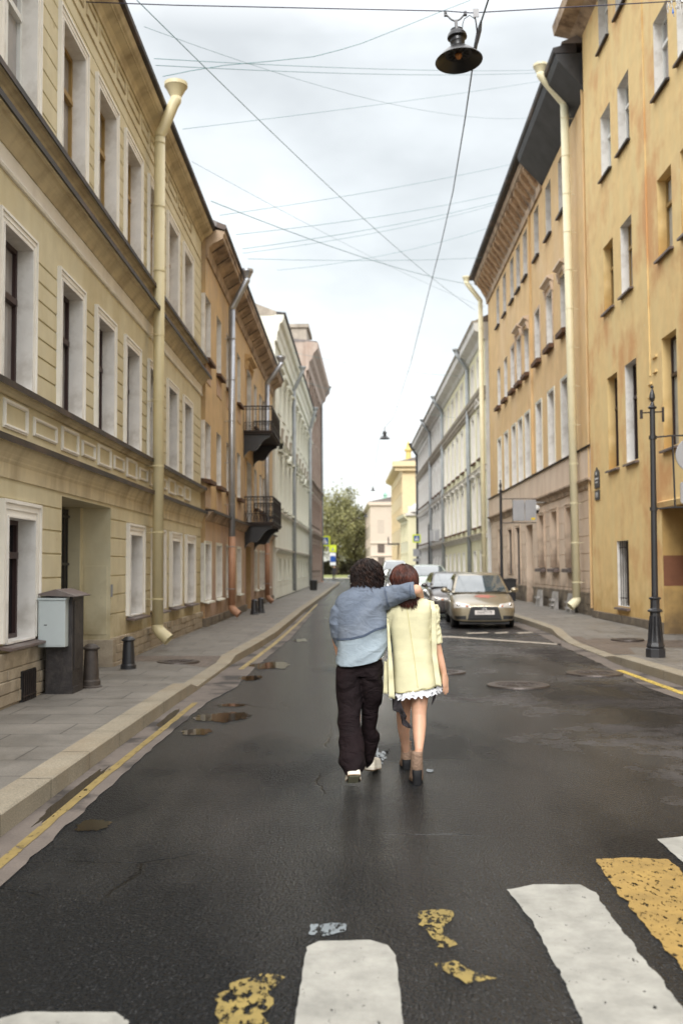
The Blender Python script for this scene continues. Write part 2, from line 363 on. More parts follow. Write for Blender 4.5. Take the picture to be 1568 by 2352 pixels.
# stone plinth in irregular courses
def plinth(F,Ya,Yb,z0,z1,m_,gaps=(),d=.05,name='plinth',course=.17):
    a,b=F.rng(Ya,Yb); m=MB(); z=z0; rnd=random.Random(int(Ya*10))
    G_=[(p_-.015,q_+.015) for p_,q_ in (F.rng(*g) for g in gaps)]
    while z<z1-.02:
        hh=min(z1-z,course*rnd.uniform(.8,1.2)); y=a
        if z1-(z+hh)<.05: hh=z1-z
        while y<b-.001:
            w=rnd.uniform(.3,.8); w=min(w,b-y); c=y+w/2
            if b-(y+w)<.1: w=b-y
            dd=d+rnd.uniform(-.012,.018)
            if not any(g0-.001<y+w/2<g1+.001 for g0,g1 in G_):
                y0,y1=y,y+w
                for g0,g1 in G_:
                    if y0<g0<y1: y1=g0
                    if y0<g1<y1: y0=g1
                m.box(-.2,dd,y0+.004,y1-.004,z+.003,z+hh-.004)
            y+=w
        z+=hh
    m.box(-.3,d-.02,a,min([g[0] for g in G_]+[b]),z0-.1,z1-.006)
    prev=None
    gs=sorted(G_)
    for i,g in enumerate(gs):
        e_=gs[i+1][0] if i+1<len(gs) else b; m.box(-.3,d-.02,g[1],e_,z0-.1,z1-.006)
    return m.build(name,m_,F.root,bevel=.008)
plinth(L1,2.0,25.65,0.02,.56,STONE,[ARCH],course=.13)
plinth(L1,10.55,13.0,.56,.75,STONE,[],d=.035,name='plinth',course=.2)
for c in BC:
    L1.window(c,3.80,.98,1.73,.22,.155,WHITE,REV,DFR,GLC if c<18 else GLD,head=None,proud=.04,trans=.62)
    L1.window(c,7.10,1.10,2.0,.22,.17,WHITE,REV,OFR if c>12 else WFR,GLC,trans=.66,proud=.04)
for c in GC:
    L1.window(c,.86,.94,1.40,.23,.20,WHITE,REV,DFR,GLD if c<15 else GLC,sill=(.16,.03),trans=.7,proud=.05)
# mouldings (profile x out, z)
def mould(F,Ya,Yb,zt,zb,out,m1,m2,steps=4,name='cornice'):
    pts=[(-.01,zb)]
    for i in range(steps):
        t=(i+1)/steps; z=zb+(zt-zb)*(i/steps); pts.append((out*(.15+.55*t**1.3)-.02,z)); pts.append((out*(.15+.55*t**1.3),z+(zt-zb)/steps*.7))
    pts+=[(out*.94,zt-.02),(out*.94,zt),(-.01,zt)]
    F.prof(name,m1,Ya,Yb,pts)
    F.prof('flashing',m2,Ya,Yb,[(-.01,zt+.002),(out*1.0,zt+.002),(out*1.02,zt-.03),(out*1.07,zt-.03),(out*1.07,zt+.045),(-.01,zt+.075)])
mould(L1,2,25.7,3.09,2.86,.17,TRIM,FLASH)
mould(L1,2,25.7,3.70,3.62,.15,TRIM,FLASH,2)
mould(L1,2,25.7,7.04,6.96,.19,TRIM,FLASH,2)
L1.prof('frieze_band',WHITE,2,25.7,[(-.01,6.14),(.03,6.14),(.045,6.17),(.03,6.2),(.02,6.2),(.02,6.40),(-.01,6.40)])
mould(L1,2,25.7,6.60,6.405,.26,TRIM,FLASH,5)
L1.prof('frieze_band',TRIM,2,25.7,[(-.01,2.70),(.022,2.70),(.03,2.86),(-.01,2.86)]) 
L1.prof('frieze_band',WHITE,2,25.7,[(-.01,6.68),(.012,6.68),(.012,6.955),(-.01,6.955)])
L1.prof('string_course',TRIM,2,25.7,[(-.01,9.66),(.02,9.66),(.02,9.69),(-.01,9.69)])
L1.prof('cornice',TRIM,2,25.7,[(-.01,10.20),(.03,10.20),(.045,10.24),(.035,10.26),(.08,10.33),(.19,10.39),(.21,10.39),(.21,10.42),(.25,10.44),(.27,10.47),(.29,10.50),(.29,10.53),(-.01,10.53)])
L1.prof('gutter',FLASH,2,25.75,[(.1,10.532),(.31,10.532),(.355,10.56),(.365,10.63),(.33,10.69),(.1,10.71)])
# panels
def panel(F,Yc,z,w,h,m_=WHITE,t=.05,d=.02):
    c=F.S(Yc); m=MB()
    for k,(o,x) in enumerate([(0,d),(t*.35,d*1.6)]):
        q=t-o*.9
        y0,y1,za,zb=c-w/2+o,c+w/2-o,z+o,z+h-o; q=t*(.9 if k==0 else .35)
        m.box(-.005,x,y0,y0+q,za,zb); m.box(-.005,x,y1-q,y1,za,zb); m.box(-.005,x,y0+q,y1-q,za,za+q); m.box(-.005,x,y0+q,y1-q,zb-q,zb)
    return m.build('relief_panel',m_,F.root)
for i,c in enumerate(BC):
    panel(L1,c,3.26,.82,.33,t=.055)
    if i+1<len(BC): m_=(c+BC[i+1])/2; panel(L1,m_,3.30,.72 if BC[i+1]-c<2.1 else .95,.23,t=.045)
    panel(L1,c,9.86,1.0,.24,TRIM,.035,.015); 
    if i+1<len(BC): panel(L1,(c+BC[i+1])/2,9.86,.62,.24,TRIM,.035,.015)
    panel(L1,c,6.72,1.05,.17,WHITE,.03,.012)
# gateway: side reveals, ceiling, recessed dark gate
m=MB(); a,b=L1.rng(*ARCH)
m.quad((0,b,.02),(-.45,b,.02),(-.45,b,2.65),(0,b,2.65)); m.quad((0,a,.02),(-.45,a,.02),(-.45,a,2.65),(0,a,2.65))
m.quad((0,a,2.65),(0,b,2.65),(-.45,b,2.65),(-.45,a,2.65))
m.quad((-.45,b,.02),(-.45,b-.15,.02),(-.45,b-.15,2.65),(-.45,b,2.65)); m.quad((-.45,b-.15,.02),(-3.5,b-.15,.02),(-3.5,b-.15,2.65),(-.45,b-.15,2.65))
m.quad((-.45,a,.02),(-3.5,a,.02),(-3.5,a,2.65),(-.45,a,2.65)); m.quad((-.45,a,2.65),(-.45,b,2.65),(-3.5,b,2.65),(-3.5,a,2.65)); m.quad((-3.5,a,0),(-3.5,b,0),(-3.5,b,2.65),(-3.5,a,2.65))
m.build('gateway',CREAM,L1.root,recalc=False)
g=MB(); x=-.62
for i in range(14): y=a+(b-.2-a)*(i+.5)/14; g.tube([(x,y,.05),(x,y,2.55)],.014,6)
for z in (.12,.95,1.75,2.5): g.box(x-.015,x+.015,a+.03,b-.2,z-.02,z+.02)
g.box(x-.05,x-.02,a+.02,b-.16,.02,2.62); g.box(x-.04,x+.04,(a+b)/2-.13,(a+b)/2-.03,.05,2.6)
g.build('gate',IRON,L1.root)
# inspection hatch painted over on the far reveal of the gateway, stone base of the jamb
g=MB(); g.box(-.42,-.05,b-.012,b+.02,.62,1.72); g.build('hatch',CREAM,L1.root,bevel=.004)
g=MB(); g.box(-.47,.055,b-.03,b+.2,.02,.54); g.build('jamb_stone',STONE,L1.root,bevel=.01)
g=MB(); g.box(.003,.02,b+.02,b+.10,1.22,1.42); g.build('intercom_panel',SIGNB,L1.root)
# basement grating under the first window
g=MB(); c0=L1.S(11.75)
g.box(.045,.075,c0-.25,c0+.25,.12,.5); 
g.build('grating_recess',BLACKP,L1.root)
g=MB()
for i in range(7): y=c0-.21+.07*i; g.tube([(.085,y,.13),(.085,y,.49)],.008,6)
g.box(.076,.09,c0-.24,c0+.24,.2,.215); g.box(.076,.2,c0-.3,c0+.3,.085,.115); g.build('basement_grating',IRONR,L1.root)
# ================================================================ LEFT 2 : apricot building
L2=Fac('apricot_building','weathered apricot three-storey building with two black iron balconies, second on the left',(-3.75,25.75),(-3.68,47.2),'L')
C2=[26.2,28.35,30.55,33.3]; C2b=[39.0,41.1,42.6,44.6]
H=[];
for c in C2+C2b: H+= [(c-.5,c+.5,7.2,8.85),(c-.5,c+.5,4.02,5.5),(c-.5,c+.5,.85,2.3)]
H+=[(35.5,37.1,6.5,8.85),(35.5,37.1,3.35,5.5),(35.5,37.2,.05,2.45)]
L2.wall('wall',OCHRE,25.75,47.2,3.0,10.0,H); L2.wall('ground_floor_wall',PINKW,25.75,47.2,.3,3.0,H)
plinth(L2,25.75,47.2,.02,.38,STONED,[(35.5,37.2)],course=.2)
for i,c in enumerate(C2+C2b):
    L2.window(c,7.2,1.0,1.65,.30,0,None,REV,WFR,GLD,sill=(.14,.08),sillm=RUSTY)
    L2.window(c,4.02,1.0,1.48,.30,0,None,REV,WFR,GLC if i%3 else GLD,sill=(.16,.1),sillm=RUSTY)
    L2.window(c,.85,1.0,1.45,.26,.08,PALE,REV,WFR,GLB,sill=(.12,.04),sillm=PALE,proud=.02)
    for z,hh,q in ((3.25,.55,PINKW),(6.55,.45,OCHRE)):
        g=MB(); s_=L2.S(c); g.box(-.005,.018,s_-.48,s_+.48,z,z+hh); g.build('apron_panel',PINKW,L2.root)
L2.window(36.3,6.5,1.6,2.35,.25,.1,OCHRE,REV,WFR,GLD,head='hood'); L2.window(36.3,3.35,1.6,2.15,.25,.1,OCHRE,REV,WFR,GLD)
g=MB(); a,b=L2.rng(35.5,37.2); g.box(-.5,-.45,a,b,.05,2.45); g.box(-.45,-.40,(a+b)/2-.04,(a+b)/2+.04,.05,2.4); g.build('door',DFR,L2.root)
g=MB()
for y0,y1,z0,z1 in [(a-.02,a,.05,2.45),(b,b+.02,.05,2.45),(a,b,2.45,2.47)]: g.box(-.45,-.002,y0,y1,z0,z1)
g.build('door_reveal',OCHRE,L2.root)
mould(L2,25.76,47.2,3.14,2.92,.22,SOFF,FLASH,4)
L2.prof('cornice',SOFF,25.76,47.3,[(-.01,9.85),(.04,9.85),(.07,9.95),(.08,10.10),(.18,10.20),(.42,10.32),(.45,10.34),(.46,10.44),(.49,10.46),(.50,10.54),(-.01,10.6)])
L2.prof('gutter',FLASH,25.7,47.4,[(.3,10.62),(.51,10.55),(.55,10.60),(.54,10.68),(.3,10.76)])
g=MB(); rnd=random.Random(3)
yy=L2.S(26.2)
while yy<L2.S(47): g.prism([(.1,10.105),(.42,10.315),(.42,10.30),(.1,10.08)],yy,yy+.02,'y'); yy+=rnd.uniform(.9,1.6)
g.build('soffit_joint',FLASH,L2.root)
L2.bulk(25.76,47.2,9.9,wallm=OCHRE,over=.48,zgut=10.66,rise=2.2)
# balconies
def balcony(F,Ya,Yb,zf,zr,out,label,plants):
    a,b=F.rng(Ya,Yb); root=bpy.data.objects.new('balcony',None); root.location=(0,(a+b)/2,zf); link(root,F.root); root['label']=label
    hw=(b-a)/2; h=zr-zf
    g=MB(); g.box(0,out,-hw,hw,-.12,0); g.box(0,out+.04,-hw-.04,hw+.04,-.05,.01); g.build('floor_slab',IRONR,root)
    for q in (-hw+.15,hw-.15):
        g=MB()
        pts=[(0,-.121)]+[(out*.92,-.121),(out*.92,-.22)]+[(out*(.85-.8*t),-.24-.62*(t**.8)+.08*math.sin(t*9)) for t in [i/10 for i in range(11)]]+[(0,-.95)]
        g.prism(pts,q-.06,q+.06,'y')
        g.build('bracket',IRON,root)
    g=MB(); t=.014
    def run(p0,p1,nn):
        d=Vector(p1)-Vector(p0); L=d.length
        for z in (.06,h*.33,h-.12,h): g.tube([Vector(p0)+Vector((0,0,z)),Vector(p1)+Vector((0,0,z))],.02 if z==h else .011,5)
        for i in range(nn+1):
            p=Vector(p0)+d*i/nn; g.tube([p,p+Vector((0,0,h))],.009 if i%6 else .018,5)
            if i<nn:
                c=Vector(p0)+d*(i+.5)/nn
                for zc,rr in ((h-.06,.04),(h*.2,.07),(h*.62,.06) if plants else (h*.2,.03)):
                    e1=d.normalized()*rr
                    g.tube([c+e1*math.cos(k*math.pi/4)+Vector((0,0,zc+rr*math.sin(k*math.pi/4))) for k in range(9)],.006,4)
                if plants: g.tube([p+Vector((0,0,.06)),p+d/nn+Vector((0,0,h*.5))],.007,4); g.tube([p+d/nn+Vector((0,0,.06)),p+Vector((0,0,h*.5))],.007,4)
    run((0,-hw,0),(out,-hw,0),9); run((out,-hw,0),(out,hw,0),30); run((0,hw,0),(out,hw,0),9)
    g.build('railing',IRON,root)
    return root
balcony(L2,34.7,38.3,6.48,7.34,1.0,'upper balcony with open railing',False)
balcony(L2,35.0,38.6,3.27,4.17,1.02,'lower balcony with dense lattice railing',True)
# ================================================================ LEFT 3 : pale stucco mansion
L3=Fac('pale_mansion','pale cream stucco mansion with ornate window heads and grey drainpipes, third on the left',(-3.55,47.3),(-3.15,80),'L')
C3=[49.6+2.9*i for i in range(11)]
H=[]
for c in C3: H+=[(c-.6,c+.6,9.3,11.1),(c-.6,c+.6,4.7,7.1),(c-.5,c+.5,1.0,2.1)]
L3.wall('wall',PALE,47.3,80,.2,13.3,H,[.75,2.4])
for c in C3:
    L3.window(c,9.3,1.2,1.8,.25,.14,PALE,PALE,WFR,GLC,head='hood',proud=.06,trans=.6)
    L3.window(c,4.7,1.2,2.4,.25,.16,PALE,PALE,WFR,GLC,head='ped' if int(c)%2 else 'hood',proud=.08,sill=(.2,.1),sillm=PALE)
    L3.window(c,1.0,1.0,1.1,.25,.1,PALE,PALE,WFR,GLD)
    s_=L3.S(c)
    for dy in (-1.25,1.25): g=MB(); g.prism([(0,8.3),(.05,8.3),(.09,8.7),(.12,8.76),(.12,8.8),(0,8.8)],s_+dy-.13,s_+dy+.13,'y'); g.build('corbel',GREYT,L3.root)
mould(L3,47.3,80,2.55,2.4,.18,PALE,GREYT,3); mould(L3,47.3,80,4.35,4.2,.15,PALE,GREYT,3); mould(L3,47.3,80,8.1,8.0,.12,PALE,GREYT,2)
L3.prof('cornice',PALE,47.0,80,[(-.01,12.5),(.1,12.5),(.14,12.9),(.2,13.0),(.25,13.3),(.38,13.4),(.45,13.6),(.45,13.75),(-.01,13.75)])
L3.prof('gutter',FLASH,47.0,80.05,[(.1,13.752),(.5,13.752),(.54,13.85),(.1,13.9)])
L3.bulk(47.3,80,13.4,wallm=PALE,over=.4,zgut=13.8,rise=2,roofm=GREYT)
# ================================================================ LEFT 4 : brown corner building
L4=Fac('brown_corner_building','brown stone-clad corner building with heavy cornice, last on the left side',(-3.5,80.2),(-2.95,101),'L')
C4=[82.5+3.1*i for i in range(6)]; H=[]
for c in C4: H+=[(c-.7,c+.7,14.2,16.6),(c-.7,c+.7,9.6,12.6),(c-.7,c+.7,5.4,7.6),(c-.7,c+.7,1.4,3.6)]
L4.wall('wall',BROWN,80.2,101,0,19,H,[.8+.45*i for i in range(18)],gd=.07,gh=.06)
for c in C4:
    for z,hh in ((14.2,2.4),(9.6,3.0),(5.4,2.2),(1.4,2.2)): L4.window(c,z,1.4,hh,.3,.15,BROWN,BROWN,DFR,GLD,proud=.09)
g=MB()
for c in [81]+[q+1.55 for q in C4]: s_=L4.S(c); g.box(0,.16,s_-.25,s_+.25,9.0,17.6)
g.build('pilaster',BROWN,L4.root)
mould(L4,80.2,101,8.9,8.4,.35,BROWN,GREYT,4); mould(L4,80.2,101,4.6,4.3,.25,BROWN,GREYT,3)
L4.prof('cornice',BROWN,80,101,[(-.01,17.6),(.2,17.7),(.25,18.3),(.5,18.6),(.6,19.0),(.95,19.4),(1.0,19.9),(-.01,20.0)])
L4.bulk(80.2,101,19,wallm=BROWN,over=.9,zgut=20.0,rise=1.2,depth=16)
g=MB(); g.box(-2.4,-.3,5,9.5,20.0,22.4); g.box(-2.6,-.1,4.8,9.7,22.4,22.7); g.box(-2.4,-.2,9.5,13,20,21.6); g.build('attic_block',GREYT,L4.root)
g=MB(); g.box(-15,-.2,20.78,20.82,0,19); g.build('end_wall',BROWN,L4.root)
# ================================================================ RIGHT 1 : yellow building
R1=Fac('yellow_building','tall patchy yellow building with few small windows on the right edge of the street',(7.2,9.0),(7.2,29.75),'R')
H=[]; Wl=[]
for c in (27.3,25.5,22.35,20.7,17.5,15.9,13,11):
    for z,hh in ((16.35,1.75),(12.62,1.8),(8.78,1.85)): 
        Wl.append((c,z,hh))
for c in (27.15,25.35,22.28,20.6,17.5,15.9,13,11): Wl.append((c,4.34,2.55))
for c,z,hh in Wl: H.append((c-.52,c+.52,z,z+hh))
H.append((25.9,27.0,.60,2.33)); GATE=(19.8,23.08); H.append((GATE[0],GATE[1],0,2.98))
R1.wall('wall',YELLOW,9,29.75,.0,18.3,H)
for k,(c,z,hh) in enumerate(Wl):
    top=z>10; R1.window(c,z,1.04,hh,.27,0,None,REV if top or (k%4==1) else YELLOW,WFR if top else (OFR if z>8 else DFR),GLB if top else GLD,sill=(.10,.05),sillm=FLASH if top else SILLM,trans=.66)
R1.window(26.45,.60,1.1,1.73,.3,0,None,REV,DFR,GLD,sill=(.1,.05),bars=True,mull=False,trans=0)
plinth(R1,9,29.7,-.02,.36,STONED,[(GATE[0]-.0,GATE[1])],course=.2,d=.06)
g=MB(); a,b=R1.rng(*GATE)
g.quad((0,a,0),(-.55,a,0),(-.55,a,2.98),(0,a,2.98)); g.quad((0,b,0),(-.55,b,0),(-.55,b,2.98),(0,b,2.98)); g.quad((0,a,2.98),(0,b,2.98),(-6,b,2.98),(-6,a,2.98))
g.quad((-.55,a,0),(-6,a,0),(-6,a,2.98),(-.55,a,2.98)); g.quad((-.55,b,0),(-6,b,0),(-6,b,2.98),(-.55,b,2.98)); g.quad((-6,a,0),(-6,b,0),(-6,b,2.98),(-6,a,2.98))
g.build('gateway',mat('ochre_gate_plaster',lin(190,156,98),var=.12,streak=lin(150,110,60),streak_amt=.6,base_dirt=lin(90,76,60)),R1.root,recalc=False)
g=MB(); g.box(-.5,-.012,a+.002,a+.006,1.2,1.9); g.build('paint_patch',mat('brick_red_paint',lin(128,84,60),var=.15),R1.root)
g=MB(); g.box(-1.6,-1.52,a+.02,b-.02,.1,2.3); 
for i in range(9): y=a+.2+i*.35; g.box(-1.52,-1.48,y,y+.05,.1,2.3)
g.build('gate_leaf',IRON,R1.root)
R1.prof('gateway_lintel',YELLOW,GATE[0]-.15,GATE[1]+.15,[(-.01,3.0),(.06,3.0),(.09,3.12),(-.01,3.16)])
g=MB(); s_=R1.S(23.62); g.box(-.01,.03,s_-.10,s_-.04,6.2,18.2); g.box(-.01,.05,s_+.16,s_+.5,6.55,6.6); g.box(-.01,.05,s_+.2,s_+.46,6.2,6.25); g.box(-.01,.05,s_-.2,s_+.05,5.98,6.03); g.box(-.01,.05,s_-.24,s_-.02,5.68,5.73); g.build('pilaster_strip',YELLOW,R1.root)
R1.prof('cornice',SOFF,9,30.3,[(-.01,17.9),(.3,18.1),(.75,18.2),(.8,18.5),(-.01,18.6)])
R1.bulk(9,29.75,18.2,wallm=YELLOW,over=.7,zgut=18.6,rise=2)
g=MB(); s_=R1.S(28.95)
pl=[(-.27+.0,0),(.27,0),(.27,.42),(.2,.5),(.08,.53),(0,.6),(-.08,.53),(-.2,.5),(-.27,.42)]
g.prism([(s_+p,3.93+q) for p,q in pl],.01,.035,'x'); g.build('street_plate',mat('plate_dark',lin(52,50,52),rough=.4),R1.root)
g=MB(); g.box(.01,.035,s_-.25,s_+.25,3.58,3.86); g.build('number_plate_sign',MATS['plate_dark'],R1.root)
def text(body,size,loc,rot,m_,parent,name='lettering',ext=.002,sx=1):
    c=bpy.data.curves.new('t','FONT'); c.body=body; c.size=size; c.extrude=ext; c.align_x='CENTER'; c.align_y='CENTER'; c.resolution_u=2
    o=bpy.data.objects.new(name,c); o.scale=(sx,1,1); scene.collection.objects.link(o); bpy.context.view_layer.update()
    me=bpy.data.meshes.new_from_object(o.evaluated_get(bpy.context.evaluated_depsgraph_get())); me.transform(Matrix.Diagonal((sx,1,1,1)))
    bpy.data.objects.remove(o); me.materials.clear(); me.materials.append(m_); p=bpy.data.objects.new(name,me); p.location=loc; p.rotation_euler=rot; return link(p,parent)
LET=mat('white_lettering',(.75,.75,.75),rough=.5,var=.02)
text('ул.',.13,(.037,s_,4.36),(R(90),0,R(90)),LET,R1.root); text('131',.2,(.037,s_,3.72),(R(90),0,R(90)),LET,R1.root)
g=MB(); g.box(.036,.039,s_-.18,s_+.18,4.18,4.22); g.box(.036,.039,s_-.14,s_+.14,4.08,4.11); g.build('lettering',LET,R1.root)
# ================================================================ RIGHT 2 : orange building
R2=Fac('orange_building','four-storey orange building with black damaged eaves and beige ground floor, right of the parked cars',(7.35,29.85),(7.65,54.2),'R')
kk=1.02
C3f=[34.0,36.45,39.0,41.75,43.65,45.5,47.9,50.3]
H=[]
for i,c in enumerate(C3f):
    H+=[(c-.52,c+.52,13.95,15.9),(c-.52,c+.52,9.8,11.75),(c-.55,c+.55,5.4,8.08)]
GW=[33.5,36.2,38.8]; 
for c in GW: H.append((c-.55,c+.55,1.62,3.65))
H+=[(41.0,42.7,.05,3.4),(44.2,45.4,.6,3.4),(46.6,47.8,1.3,3.4),(50,51.2,1.3,3.5)]
R2.wall('wall',ORANGE,29.85,54.2,5.3,16.4,H); R2.wall('ground_floor_wall',BEIGEP,29.85,54.2,.3,5.3,H,[.95,1.5,2.05,2.6,3.15,3.7])
LOU=mat('louvre_grey',lin(96,90,84),rough=.6)
for i,c in enumerate(C3f):
    R2.window(c,13.95,1.04,1.95,.35,0,None,REV,OFR,GLD,sill=(.12,.08),sillm=FLASH)
    R2.window(c,9.8,1.04,1.95,.3,.12 if i in(1,2,4,5) else 0,BEIGEP,REV,OFR,GLD,sill=(.2,.16),sillm=RUSTY,head='hood' if i in (0,1,3,4) else None)
    R2.window(c,5.4,1.1,2.68,.3,.1,PALE,REV,OFR,GLB if i%2 else GLD,proud=.03,sill=(.12,.06),sillm=SILLM)
for c in GW: R2.window(c,1.62,1.1,2.03,.45,.12,BEIGEP,BEIGEP,BEIGEP,BEIGEP,sill=(.2,.12),sillm=SILLM,mull=False,trans=0,proud=.06,label='blind plastered window')
R2.window(44.8,.6,1.2,2.8,.12,.1,BEIGEP,BEIGEP,LOU,LOU,mull=False,trans=0); R2.window(47.2,1.3,1.2,2.1,.12,.1,BEIGEP,BEIGEP,LOU,LOU,mull=False,trans=0); R2.window(50.6,1.3,1.2,2.2,.12,.1,BEIGEP,BEIGEP,LOU,LOU,mull=False,trans=0)
g=MB(); a,b=R2.rng(41.0,42.7); g.box(-1.0,-.95,a,b,.05,3.4)
for y0,y1,z0,z1 in [(a-.02,a,.05,3.42),(b,b+.02,.05,3.42),(a,b,3.4,3.42)]: g.box(-.95,-.002,y0,y1,z0,z1)
g.build('door_recess',BEIGEP,R2.root)
g=MB(); g.box(-.949,-.9,a+.15,b-.15,.05,2.5); g.build('door',mat('brown_door',lin(120,90,72),rough=.5),R2.root)
g=MB()
for c in (31.3,34.85,37.5,40.3,43.4,49.0,53.3): s_=R2.S(c); g.box(0,.05,s_-.42,s_+.42,.95,4.0)
plinth(R2,29.9,54.2,0,.85,STONED,[(41.0,42.7)],course=.28,d=.04)
R2.prof('ledge',BEIGEP,29.9,54.2,[(-.01,4.34),(.1,4.36),(.1,5.28),(-.01,5.28)])
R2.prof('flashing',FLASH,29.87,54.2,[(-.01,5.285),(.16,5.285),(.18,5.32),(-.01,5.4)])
R2.prof('cornice',SOFF,29.9,54.2,[(-.01,4.05),(.05,4.05),(.08,4.2),(.2,4.28),(.2,4.335),(-.01,4.335)])
# eaves: bare black underside near the camera, bracketed cornice beyond
R2.prof('eaves_board',mat('tar_black',lin(44,44,46),rough=.6,var=.4,vscale=2),29.9,37.6,[(-.01,16.25),(.05,16.3),(.86,17.2),(.94,17.42),(-.01,17.45)])
R2.prof('cornice',SOFF,37.6,54.3,[(-.01,16.1),(.08,16.1),(.12,16.4),(.35,16.8),(.4,17.05),(.7,17.2),(.76,17.42),(-.01,17.45)])
q=37.9
while q<54:
    g=MB(); s_=R2.S(q); g.prism([(.1,16.35),(.3,16.5),(.5,16.75),(.66,16.95),(.66,17.14),(.1,17.14)],s_-.16,s_+.16,'y'); g.build('cornice_bracket',mat('old_stucco_bracket',lin(178,146,112),var=.2,stain=lin(110,84,62),stain_amt=.8,stain_scale=4),R2.root); q+=.82
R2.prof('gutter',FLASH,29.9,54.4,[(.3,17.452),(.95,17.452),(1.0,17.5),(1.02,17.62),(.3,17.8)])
R2.bulk(29.9,54.2,17,wallm=ORANGE,over=.75,zgut=17.75,rise=2.2)
g=MB(); s_=R2.S(36.5); g.box(-.01,.03,s_-6.5,s_-6.35,5.4,16.2); s2=R2.S(38.6); 
g=MB(); s_=R2.S(30.15); g.tube([(.1,s_,.4),(.1,s_,17)],.045,8); g.build('corner_strip',ORANGE,R2.root)
g=MB(); s_=R2.S(40.4); g.box(-.01,.09,s_-.06,s_+.06,5.4,16.1); g.build('pilaster_strip',ORANGE,R2.root)
# ================================================================ RIGHT 3 : grey-yellow long building
R3=Fac('long_pale_building','long pale yellow and grey four-storey building with white window frames, third on the right',(7.5,54.6),(7.5,110),'R')
C=[57.0+2.95*i for i in range(18)]; H=[]
for c in C: H+=[(c-.55,c+.55,12.0,13.6),(c-.55,c+.55,7.9,10.5),(c-.55,c+.55,4.0,6.5),(c-.45,c+.45,1.3,2.5)]
R3.wall('wall',PYEL,54.6,79,.3,14.6,H,[1.2,1.9,2.6]); R3.wall('wall',GREYW,79,110,.3,14.6,H,[1.2,1.9,2.6],label='grey far section of the wall')
for c in C:
    g_=WHITE if c<79 else GREYW
    R3.window(c,12.0,1.1,1.6,.2,.18,g_,g_,WFR,GLC,proud=.06); R3.window(c,7.9,1.1,2.6,.2,.2,g_,g_,WFR,GLC,sill=(.16,.1),sillm=RUSTY,head='ped' if int(c)%3==0 else None,proud=.07)
    R3.window(c,4.0,1.1,2.5,.2,.2,g_,g_,WFR,GLC,sill=(.16,.1),sillm=RUSTY,head='hood',proud=.07); R3.window(c,1.3,.9,1.2,.2,.1,g_,g_,DFR,GLD)
for z,o in ((3.5,.22),(7.25,.18)): mould(R3,54.6,110,z,z-.3,o,WHITE,GREYT,3)
R3.prof('cornice',GREYT,54.6,110,[(-.01,10.9),(.1,10.95),(.14,11.1),(.2,11.15),(.2,11.35),(.26,11.4),(.3,11.6),(-.01,11.65)])
R3.prof('cornice',GREYW,54.4,110.2,[(-.01,14.2),(.1,14.25),(.2,14.5),(.6,14.7),(.62,15.05),(.68,15.1),(-.01,15.15)])
R3.prof('gutter',GREYT,54.4,110.2,[(.2,15.152),(.7,15.11),(.74,15.2),(.2,15.3)])
R3.bulk(54.6,110,14.6,wallm=GREYW,over=.6,zgut=15.2,rise=2.4)
# ================================================================ far buildings
def plainB(name,label,p0,p1,side,h,mw,bays,rows,wm=GLB,depth=12,over=.5,roofm=ROOF,cm=None,rise=1.6,ww=1.2):
    F=Fac(name,label,p0,p1,side); Ya,Yb=p0[1],p1[1]; C=[Ya+(Yb-Ya)*(i+.5)/bays for i in range(bays)]; H=[(c-ww/2,c+ww/2,z,z+hh) for c in C for z,hh in rows]
    F.wall('wall',mw,Ya,Yb,0,h,H)
    for c in C:
        for z,hh in rows: F.window(c,z,ww,hh,.2,.15,cm or mw,mw,WFR if wm is GLC else DFR,wm,proud=.05)
    F.prof('cornice',cm or mw,Ya,Yb,[(-.01,h-.6),(over*.3,h-.5),(over*.9,h-.2),(over,h+.1),(-.01,h+.12)])
    F.bulk(Ya,Yb,h,wallm=mw,over=over*.8,zgut=h+.13,rise=rise,depth=depth,roofm=roofm); return F
YEL2=mat('warm_yellow_stucco',lin(224,204,162),var=.06); LEM=mat('lemon_white_stucco',lin(238,232,196),var=.04); PINKB=mat('dusty_pink_stucco',lin(204,190,174),var=.05)
def fronted(F,wid,h,mw,wins,ww,near,name='front_wall'):
    # wall that faces the viewer at the near end of a far building
    g=MB(); y=F.S(near); sg=-1 if F.side=='L' else 1
    g.box(-wid,0,min(y,y+sg*.05),max(y,y+sg*.05),0,h); g.build(name,mw,F.root)
    for x,z,hh in wins:
        q=MB(); y1=y+sg*.05; y2=y+sg*.09; q.box(x-ww/2,x+ww/2,min(y1,y2),max(y1,y2),z,z+hh); q.build('window',GLB,F.root)
R4=plainB('yellow_corner_building','tall warm yellow corner building with projecting cornice and small rooftop turret, far right',(6.5,124),(6.3,152),'R',14.6,YEL2,7,[(11,1.8),(6.6,2.6),(2,2.4)],GLC,over=.9)
fronted(R4,9,14.5,YEL2,[(-3.2,8.2,2.4),(-3.2,11.6,1.5)],.9,124)
g=MB(); y=R4.S(124); g.box(-9,1.2,y-.2,y+1.0,14.1,14.75); g.box(-9,.9,y-.2,y+.6,13.6,14.1); g.build('cornice',YEL2,R4.root)
g=MB(); g.lathe([(.55,0),(.55,.25),(.36,.35),(.32,1.2),(.5,1.4),(.5,1.6),(.3,1.7),(.2,2.2),(.06,2.6)],(-.9,y-1.2,14.9),12); g.build('turret',mat('turret_gold',lin(214,190,120)),R4.root)
g=MB(); g.box(.0,1.4,R4.S(134),R4.S(131),4.6,4.75); 
for i in range(8): g.box(1.36,1.4,R4.S(134)+i*.4,R4.S(134)+i*.4+.05,4.75,5.6)
g.build('balcony',IRON,R4.root)
